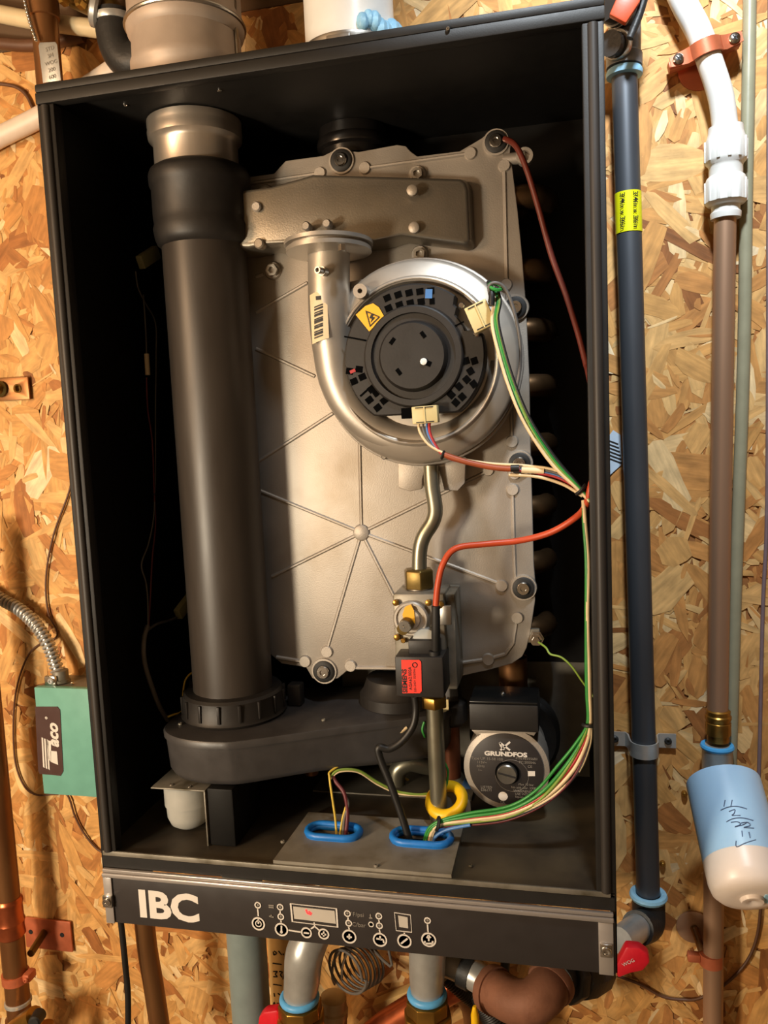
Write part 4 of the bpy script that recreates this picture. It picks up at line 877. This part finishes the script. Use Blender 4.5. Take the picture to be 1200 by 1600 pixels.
sv = thing('shutoff_valve', 'orange-brown shutoff valve lever at the top right corner of the cabinet', 'valve', at(980, 36, .165))
MB().prism(hq, (0,.008,0)).build('lever', mat('orange lever coating', (188,72,34), .45), sv, bevel=.0015)
MB().tube(PT([(984,60,.175),(1000,20,.175),(1014,-30,.175)]), .004, 10).build('lever_shank', K['ironf'], sv)
# strap on the gas pipe
sc_ = gpt(1168)
gs = thing('pipe_strap', 'galvanised two-hole strap holding the lower black gas pipe to the board', 'pipe strap', sc_)
arc = [V((sc_.x - .042,.2465,0)), V((sc_.x - .019,.2465,0)), V((sc_.x - .0155,.240,0))] + [V((sc_.x + (rg+.0010)*math.cos(a), YG + (rg+.0010)*math.sin(a), 0)) for a in [math.pi*(1 + i/10) for i in range(11)]] + [V((sc_.x + .0155,.240,0)), V((sc_.x + .019,.2465,0)), V((sc_.x + .038,.2465,0))]
def strap_mesh(arc, z0, z1, th=.0018):
    b = MB(); n = len(arc); o = []
    for i, p in enumerate(arc):
        d = (arc[min(i+1, n-1)] - arc[max(i-1, 0)]).normalized(); nn = V((d.y, -d.x, 0)); o.append(p + nn*th)
    R = [[V((a.x,a.y,z0)), V((c.x,c.y,z0)), V((c.x,c.y,z1)), V((a.x,a.y,z1))] for a, c in zip(arc, o)]
    return b.rings(R)
strap_mesh(arc, sc_.z - .0085, sc_.z + .0085).build('strap_band', K['galv'], gs, ang=50)
for dx in (-.031,.029): screw(V((sc_.x+dx,.2442,sc_.z)), (0,-1,0), .0042, K['ironf'], gs, .0025)
# elbow and red valve at the bottom of the gas pipe
ge = thing('iron_elbow', 'black iron elbow with a galvanised nipple at the bottom of the black gas pipe', 'pipe fitting', gpt(1450))
eb0 = gpt(1400)
MB().torus(eb0 + V((0,0,.001)), (0,0,1), .0175, .0042, 26, 8).build('seal_bead', K['tape'], ge)
e2 = at(985, 1456, .165)
MB().tube([eb0, eb0 + V((0,-.001,-.014)), eb0 + V((-.002,-.010,-.028)), (eb0 + V((-.002,-.006,-.03)))*.4 + e2*.6], .0188, 20).build('elbow_body', K['ironf'], ge)
MB().cyl((eb0 + V((-.002,-.006,-.03)))*.45 + e2*.55, e2 + V((-.012,-.012,-.004)), .0152, n=22).build('nipple', K['galv'], ge)
rv = thing('shutoff_valve', 'red shutoff valve grip with faint white print at the bottom right cabinet corner', 'valve', at(990, 1530, .12))
hp_ = [at(x,y,.12) for x,y in ((962,1510),(978,1480),(1000,1482),(1014,1492),(1016,1505),(1005,1518),(985,1522),(965,1530))]
MB().prism(hp_, (0,.014,0)).build('grip', K['redh'], rv, bevel=.003)
text('handle_print', 'WOG', at(982,1504,.1192), (UX*.8 + UZ*.5).normalized(), UZ, .0055, K['print'], rv)
# label sheet stuck on the wall
ls = tag(MB().prism([at(x,y,.2485) for x,y in ((938,700),(958,672),(970,680),(972,725),(950,745),(938,742))], (0,-.0005,0)).build('paper_label', mat('pale blue paper', (190,208,226), .6, bump=0)), 'pale paper barcode label on the board between the cabinet and the black gas pipe', 'label')
for i in range(6): MB().obox(at(956+i*1.2,690+i*6,.2475), V((.007,0,-.003)), V((.0002,0,.0006)), V((0,.0002,0))).build('barcode_bar', K['ink'], ls, flat=True)

# ------------------------------------------------------------------ right side: white tube, copper pipe, bottle
YC = .225
def cpt_(py): t_ = (py - 340)/(1100 - 340); return at(1133 - 11.5*t_, py, YC)
wt = thing('white_water_tube', 'white plastic water tube with a bulky push-fit coupling at the upper right', 'pipe', at(1133, 340, YC))
MB().tube(PT([(1000,-320,YC),(1018,-140,YC),(1042,-60,YC),(1066,0,YC),(1092,50,YC),(1112,105,YC),(1126,150,YC),(1132,190,YC),(1134,215,YC)]), .0128, 22).build('tube', K['white'], wt)
def fz(py): return at(1133, py, YC).z
cf = at(1134, 270, YC)
MB().lathe(V((cf.x,YC,fz(342))), (0,0,1), [(z-fz(342), r) for z, r in ((fz(342),.0150),(fz(336),.0155),(fz(333),.0155),(fz(331),.0142),(fz(322),.0142),(fz(320),.0185),(fz(316),.0206),(fz(285),.0206),(fz(278),.0190),(fz(275),.0168),(fz(262),.0168),(fz(258),.0175),(fz(254),.0200),(fz(250),.0205),(fz(222),.0205),(fz(216),.0190),(fz(208),.0176),(fz(199),.0172),(fz(197),.0132))], 32).build('coupling_body', K['white'], wt)
for zz in (300, 236):
    for i in range(12):
        a = 2*math.pi*i/12; c = V((cf.x + .0207*math.cos(a), YC + .0207*math.sin(a), fz(zz)))
        MB().obox(c, V((-math.sin(a), math.cos(a), 0))*.0017, V((0,0,.0105)), V((math.cos(a), math.sin(a), 0))*.0008).build('grip_rib', K['white'], wt, bevel=.0004)
wc = thing('tube_clamp', 'copper-coloured two-screw clamp round the white tube at the upper right', 'pipe clamp', at(1103, 90, .2))
Ca = at(1102, 80, YC); dirc = (at(1147,55,.21) - at(1066,85,.21)).normalized(); dz_ = V((0,0,1)); up_ = (dz_ - dirc*dz_.dot(dirc)).normalized(); fn = V((0,-1,0))
prof = [(-.036,.003),(-.019,.003),(-.0165,.006)] + [(.0150*math.cos(a), .0 + .0150*math.sin(a)) for a in [math.pi*(1 - i/10) for i in range(11)]] + [(.0165,.006),(.019,.003),(.036,.003)]
R = []
for i, (s, h) in enumerate(prof):
    a0 = prof[max(i-1,0)]; a1 = prof[min(i+1,len(prof)-1)]; t2 = V((a1[0]-a0[0], a1[1]-a0[1], 0)).normalized(); nx, ny = -t2.y, t2.x
    base = Ca + dirc*s + fn*h; outp = Ca + dirc*(s + nx*.002) + fn*(h + ny*.002); e_ = .0075 if 0 < i < len(prof)-1 else .005
    R.append([base - up_*e_, outp - up_*e_, outp + up_*e_, base + up_*e_])
MB().rings(R).build('clamp_band', K['coppaint'], wc, ang=50)
MB().prism([Ca + dirc*s + up_*h + V((0,.006,0)) for s, h in ((-.036,-.004),(.036,-.004),(.036,.005),(-.036,.005))], (0,.012,0)).build('clamp_base', K['coppaint'], wc, bevel=.001)
MB().lathe(Ca + V((-.002,.0175,-.008)), (0,-1,0), [(-.0075,.022),(-.0055,.022),(-.005,.02)], 24).build('wall_flange', K['coppaint'], wc)
for s in (-.028,.028): 
    sc2 = screw(Ca + dirc*s + fn*.0052, (0,-1,0), .0055, K['chrome'], wc, .003, slot=False)
    for d1 in (V((1,0,1)), V((1,0,-1))): MB().obox(Ca + dirc*s + fn*.0084, d1.normalized()*.0032, V((d1.z,0,-d1.x)).normalized()*.0006, V((0,.0003,0))).build('cross_slot', K['ink'], sc2, flat=True)
cr = thing('copper_pipe', 'long brown copper pipe below the white push-fit coupling on the right', 'pipe', cpt_(1140))
MB().cyl(cpt_(336), cpt_(1118), .0112, n=26).build('pipe_body', K['copperB'], cr)
c5 = cpt_(1160)
def cz_(py): return at(1122, py, YC).z
MB().lathe(V((c5.x+.001,YC,cz_(1157))), (0,0,1), [(z-cz_(1157), r) for z, r in ((cz_(1157),.0120),(cz_(1147),.0122),(cz_(1146),.0138),(cz_(1128),.0138),(cz_(1127),.0128),(cz_(1122),.0142),(cz_(1118),.0142),(cz_(1116),.0130),(cz_(1110),.0132),(cz_(1108),.0113))], 28).build('press_fitting', K['brass'], cr)
MB().lathe(V((c5.x,YC,cz_(1215))), (0,0,1), [(0,.0165),(.034,.0165),(.036,.0172),(.039,.0168),(.0395,.013)], 28).build('steel_coupling', K['galv'], cr)
MB().torus(V((c5.x,YC,cz_(1166))), (0,0,1), .0152, .0032, 28, 8).build('seal_bead', mat('blue thread paste', (70,160,220), .45), cr)
MB().cyl(V((c5.x-.003,YC,cz_(1218))), V((at(1112,1600,YC).x-.002,YC,-.8)), .0112, n=26).build('lower_pipe', K['copperB'], cr)
tag(MB().tube(PT([(1174,-300,.2425),(1172,-40,.2425),(1169,150,.2425),(1166,300,.2425),(1162,560,.2425),(1150,900,.2425),(1145,1080,.2425),(1140,1240,.2425)]), .0068, 16).build('plastic_pipe', K['greent']), 'pale grey-green pipe standing close behind the copper pipe on the right', 'pipe')
tag(wire('grey_cable', [(1205,-300,.246),(1203,-40,.246),(1201,200,.246),(1200,600,.246),(1198,820,.246),(1192,950,.246),(1186,1200,.246),(1180,1330,.246)], .0022, 'purple'), 'thin grey-violet cable at the right frame edge', 'cable')
bt = thing('plastic_bottle', 'pale blue translucent bottle with a handwritten date, hanging tilted under the right copper pipe', 'bottle', at(1150, 1395, .08))
A = at(1130, 1224, .185); B = at(1170, 1385, .095); d = (B - A).normalized(); L = (B - A).length
rB = .0385
MB().lathe(A, d, [(-.006,.012),(-.004,.030),(0,.0385),(.006,rB),(L*.78,rB),(L*.79,rB)], 40).build('bottle_body', K['bottle'], bt)
MB().lathe(A + d*(L*.79), d, [(0,rB),(L*.21-.004,rB*.985),(L*.21+.005,rB*.93),(L*.21+.010,rB*.80),(L*.21+.0125,rB*.5),(L*.21+.0125,rB*.30),(L*.21+.016,rB*.27),(L*.21+.016,rB*.12),(L*.21+.014,rB*.05)], 40).build('bottle_base', K['bottlew'], bt)
MB().prism([A + d*(L+.0118) + q for q in (lambda u, v: [u*.010 - v*.006, u*.010 + v*.012, u*.022 + v*.012, u*.022 - v*.006])(*[x for x in frame(d)])], d*.0015).build('tape_patch', K['tape'], bt, flat=True)
# handwriting on the bottle: strokes lifted on to the curved side
def onbottle(px, py):
    o = CAM; r = RM @ V(((px-600)/FPX, -(py-800)/FPX, -1)); r.normalize()
    w0 = o - A; a = r - d*r.dot(d); b_ = w0 - d*w0.dot(d); rr = rB + .0003
    qa = a.dot(a); qb = 2*a.dot(b_); qc = b_.dot(b_) - rr*rr; D_ = qb*qb - 4*qa*qc
    if D_ < 0: D_ = 0
    return o + r*((-qb - math.sqrt(D_))/(2*qa))
ink = MB()
for s in ([(1133,1250),(1131,1260)],[(1144,1250),(1142,1260)],[(1126,1266),(1138,1261),(1152,1260),(1167,1264)],[(1139,1268),(1148,1265),(1147,1271),(1144,1274),(1157,1274)],[(1135,1284),(1146,1279),(1160,1278),(1177,1282)],
          [(1142,1285),(1152,1284),(1157,1288),(1148,1292),(1160,1289),(1166,1286)],[(1158,1286),(1168,1285),(1172,1290),(1162,1293),(1178,1294)],[(1159,1298),(1160,1307)],[(1170,1300),(1172,1309)],[(1150,1314),(1151,1323),(1165,1317),(1181,1312)]):
    ink.tube([onbottle(*q) for q in s], .00045, 5, 5)
ink.build('handwritten_date', K['inkblue'], bt)
# orange strap on the lower copper pipe, loop of cable and wall screws
os_ = thing('pipe_strap', 'orange-copper strap on the lower right copper pipe with its wall bracket', 'pipe strap', at(1108, 1510, YC))
ox = at(1108, 1497, YC)
cxl = V((c5.x - .003, YC, 0)) + (V((at(1112,1600,YC).x-.002, YC, 0)) - V((c5.x-.003, YC, 0)))*.75
MB().lathe(V((cxl.x, YC, ox.z-.007)), (0,0,1), [(0,.0116),(0,.0134),(.014,.0134),(.014,.0116)], 26).build('ring', K['coppaint'], os_)
MB().box((cxl.x-.0265,.2185,ox.z-.004), (cxl.x-.0120,.2285,ox.z+.006)).build('ear', K['coppaint'], os_, bevel=.002)
br = at(1085, 1452, .243); MB().lathe(V((br.x,.2485,br.z)), (0,-1,0), [(0,.020),(.002,.020),(.003,.018)], 26).build('wall_flange', K['copperB'], os_)
MB().cyl(V((br.x,.246,br.z)), V((br.x+.006,.226,br.z-.016)), .0045, n=12).build('stud', K['copper'], os_)
tag(wire('wall_cable', [(965,1525,.246),(1000,1538,.246),(1035,1557,.246),(1065,1562,.246),(1092,1560,.246),(1130,1540,.246),(1165,1505,.246),(1183,1462,.246),(1190,1400,.246),(1196,1330,.246)], .0018, 'wbrown'), 'brown cable looping across the strand board below the bottle', 'cable')
for q, l in (((1069,1239),'small brass screw in the board left of the bottle'),((1035,1348),'small steel screw in the board beside the lower black gas pipe')):
    tag(MB().lathe(at(*q,.2495), (0,-1,0), [(0,.0035),(.004,.0035),(.006,.002)], 12).build('wall_screw', K['brass']), l, 'screw')

# ------------------------------------------------------------------ bottom row under the cabinet
tag(wire('power_cable', [(186,1425,.12),(190,1450,.12),(196,1510,.12),(200,1560,.12),(200,1650,.12)], .0037, 'wblk', n=12), 'black power cable hanging below the left end of the control panel', 'cable')
tag(MB().tube(PT([(222,1400,.15),(230,1480,.15),(240,1540,.15),(252,1620,.15)]), .0125, 20).build('copper_pipe', K['copper']), 'slim copper pipe below the panel next to the black power cable', 'pipe')
g0 = at(385, 1470, .17); tag(MB().cyl(V((g0.x,.17,.03)), V((g0.x+.001,.17,-.8)), .0245, n=30).build('plastic_pipe', K['greyg']), 'wide grey-green plastic pipe below the control panel', 'pipe')
ws_ = thing('timber_stud', 'short upright timber board with black handwriting below the control panel', 'board', at(432, 1600, .235))
s0, s1 = at(418, 1480, .235), at(452, 1480, .235)
MB().box((s0.x,.235,-.36), (s1.x+.02,.2490,.04)).build('board', K['timberV'], ws_, bevel=.001)
hw = MB()
for s in ([(428,1486),(432,1489),(428,1492),(427,1487)],[(435,1486),(440,1492)],[(442,1490),(443,1492)],[(426,1505),(440,1507)],[(427,1518),(433,1518),(430,1522),(433,1526),(427,1526)],[(436,1518),(441,1519),(438,1523),(441,1527)],[(446,1516),(442,1530)],
          [(427,1538),(440,1540)],[(428,1552),(429,1557)],[(434,1552),(440,1556)],[(427,1572),(428,1566),(431,1572),(434,1567),(436,1573)],[(440,1567),(442,1574)],[(438,1585),(442,1595)]):
    hw.tube(PT([(x,y,.2346) for x, y in s]), .0008, 5, 4)
hw.build('handwriting', K['ink'], ws_)
def tailpiece(name, label, top, mid, low, r, Y, tilt):
    t_ = thing(name, label, 'pipe fitting', at(*low, Y))
    a, m_, l_ = at(*top, Y), at(*mid, Y), at(*low, Y)
    MB().tube([a + V(tilt), a, m_, V((l_.x,Y,l_.z+.002))], [r*.98, r*1.06, r*1.0, r*.90], 24).build('elbow_body', K['galv'], t_)
    MB().torus(V((l_.x,Y,l_.z)), (0,0,1), r*.93, .0042, 28, 10).build('seal_bead', mat('sky blue paste', (92,172,232), .45), t_)
    MB().lathe(V((l_.x,Y,l_.z-.004)), (0,0,-1), [(0,r*.9),(.001,r*1.22),(.016,r*1.24),(.017,r*1.05)], 8, rot=.3).build('hex_collar', K['brass'], t_, bevel=.001)
    MB().lathe(V((l_.x,Y,l_.z-.0212)), (0,0,-1), [(0,r*1.1),(.002,r*1.4),(.03,r*1.4)], 8, rot=.1).build('union_nut', K['brass'], t_, bevel=.0015)
    MB().cyl(V((l_.x,Y,l_.z-.052)), V((l_.x,Y,-.8)), r*.85, n=20).build('lower_pipe', K['copper'], t_)
tailpiece('pipe_elbow', 'silver pipe elbow with blue paste and a brass union under the display', (476,1490), (472,1530), (468,1559), .0215, .13, (.010,.012,.022))
tailpiece('pipe_elbow', 'straight silver pipe stub with blue paste and a brass union under the wrench button', (668,1480), (667,1525), (667,1553), .0200, .12, (0,0,.03))
pf = thing('pex_fitting', 'tan ringed brass pipe fitting standing behind the left silver elbow', 'pipe fitting', at(520, 1600, .19))
f0 = at(517, 1600, .19)
MB().lathe(V((f0.x,.19,f0.z-.03)), (.08,0,1), [(0,.016),(.022,.016),(.024,.0185),(.034,.0185),(.036,.0172),(.040,.0172),(.042,.019),(.052,.019),(.054,.0172),(.068,.0165),(.070,.012)], 26).build('fitting_body', mat('tan fitting', (178,154,114), .45, .3), pf)
cc = thing('capillary_coil', 'loosely coiled dark capillary tube hanging under the control panel', 'coil', at(560, 1555, .15))
pts = []
Cc = at(556, 1516, .16)
for i in range(0, 56):
    a = i*.6; turn = i*.6/(2*math.pi); r = .0275 - .0006*turn
    pts.append(Cc + V((-.010 + .0042*turn + r*math.cos(a)*.9, -.010*math.cos(a) + .006*turn - .015, r*math.sin(a) + .006 - .0012*turn)))
pts += PT([(610,1510,.15),(608,1488,.15),(604,1460,.15)])
MB().tube(pts, .0017, 8, 3).build('coil_turns', K['wgray'], cc)
MB().tube(PT([(536,1482,.17),(522,1500,.165),(519,1525,.165),(523,1538,.168)]), .0016, 8).build('loose_turn', K['steel'], cc)
MB().tube(PT([(548,1480,.165),(536,1505,.16),(534,1530,.16)]), .0016, 8).build('loose_turn', K['steel'], cc)
wp = tag(MB().obox(at(632,1566,.238), V((.034,0,.019)), V((-.008,0,.014)), V((0,.008,0))).build('wood_offcut', K['timberV'], bevel=.001), 'pale wooden offcut slanting behind the bottom copper pipe', 'wood piece')
tag(MB().tube(PT([(560,1640,.2),(600,1606,.2),(640,1580,.2),(690,1550,.2),(724,1532,.2)]), .0185, 18).build('copper_pipe', K['copperL']), 'bright copper pipe slanting behind the right brass union', 'pipe')
tag(MB().tube(PT([(690,1500,.225),(715,1522,.225),(735,1550,.225),(748,1580,.225),(755,1640,.225)]), .021, 18).build('copper_bend', K['copper']), 'brown copper bend behind the yellow tip at the bottom edge', 'pipe')
cb = thing('corrugated_hose', 'black corrugated hose running down behind the rusty elbow', 'hose', at(775, 1600, .21))
hpth = smooth_path(PT([(700,1520,.165),(730,1545,.165),(755,1568,.165),(775,1600,.165),(790,1660,.165)]), 10)
MB().tube(hpth, .0125, 14, raw=True).build('hose_core', K['rubber'], cb)
bb = MB()
for i in range(2, len(hpth)-1): bb.torus(hpth[i], hpth[i+1]-hpth[i-1], .0128, .0018, 18, 6)
bb.build('hose_ribs', K['blk'], cb)['kind'] = 'stuff'
tag(MB().lathe(at(743,1612,.1), (0,0,1), [(0,.0045),(.020,.0045),(.030,.002)], 12).build('yellow_marker', K['yellow']), 'small yellow tip poking up at the bottom edge', 'marker')
rf = thing('iron_pipe_run', 'rusty iron return elbow joined to a galvanised nipple and black union under the panel', 'pipe fitting', at(820, 1600, .12))
MB().tube(PT([(668,1492,.16),(712,1508,.15),(745,1526,.14),(775,1545,.135)]), .0165, 22).build('nipple', K['galv'], rf)
MB().cyl(at(722,1514,.147), at(738,1522,.143), .019, n=20).build('sleeve', K['ironf'], rf)
el = PT([(768,1545,.135),(785,1555,.122),(808,1566,.11),(832,1565,.106),(852,1550,.115),(862,1534,.13)])
MB().tube(el, .0232, 24).build('elbow_body', K['rust'], rf)
MB().cyl(el[0] + (el[0]-el[1])*.1, el[0] + (el[1]-el[0])*.45, .0256, n=28).build('elbow_lip', K['rust'], rf)
dd = (el[-1]-el[-2]).normalized()
MB().lathe(el[-1] - dd*.008, dd, [(0,.0248),(.003,.0262),(.010,.0262),(.012,.022)], 28).build('elbow_lip', K['rust'], rf)
MB().cyl(el[-1] + dd*.002, at(893,1522,.16), .0195, n=20).build('union_body', K['ironf'], rf)
MB().torus(el[-1] + dd*.006, dd, .0195, .003, 24, 8).build('seal_bead', K['tape'], rf)
ux = at(882,1528,.148); du = (at(930,1520,.185) - ux).normalized()
MB().lathe(ux, du, [(0,.024),(.002,.0275),(.014,.0275),(.016,.025)], 8, rot=.3).build('union_nut', K['ironf'], rf, bevel=.0012)
MB().lathe(ux + du*.0165, du, [(0,.023),(.002,.0265),(.020,.0265),(.05,.02)], 8, rot=.6).build('union_collar', K['ironf'], rf, bevel=.0012)
tag(MB().cyl(at(790,1500,.19), at(786,1550,.19), .0055, n=12).build('hanger_rod', K['rubber']), 'black rod between the panel and the rusty elbow', 'rod')
rh = thing('shutoff_valve', 'red shutoff valve grip at the bottom edge beside the left brass union', 'valve', at(415, 1640, .12)); MB().prism(PT([(404,1590,.12),(412,1582,.12),(432,1579,.12),(437,1584,.12),(434,1640,.12),(398,1640,.12)]), (0,.014,0)).build('grip', K['redh'], rh, bevel=.003)
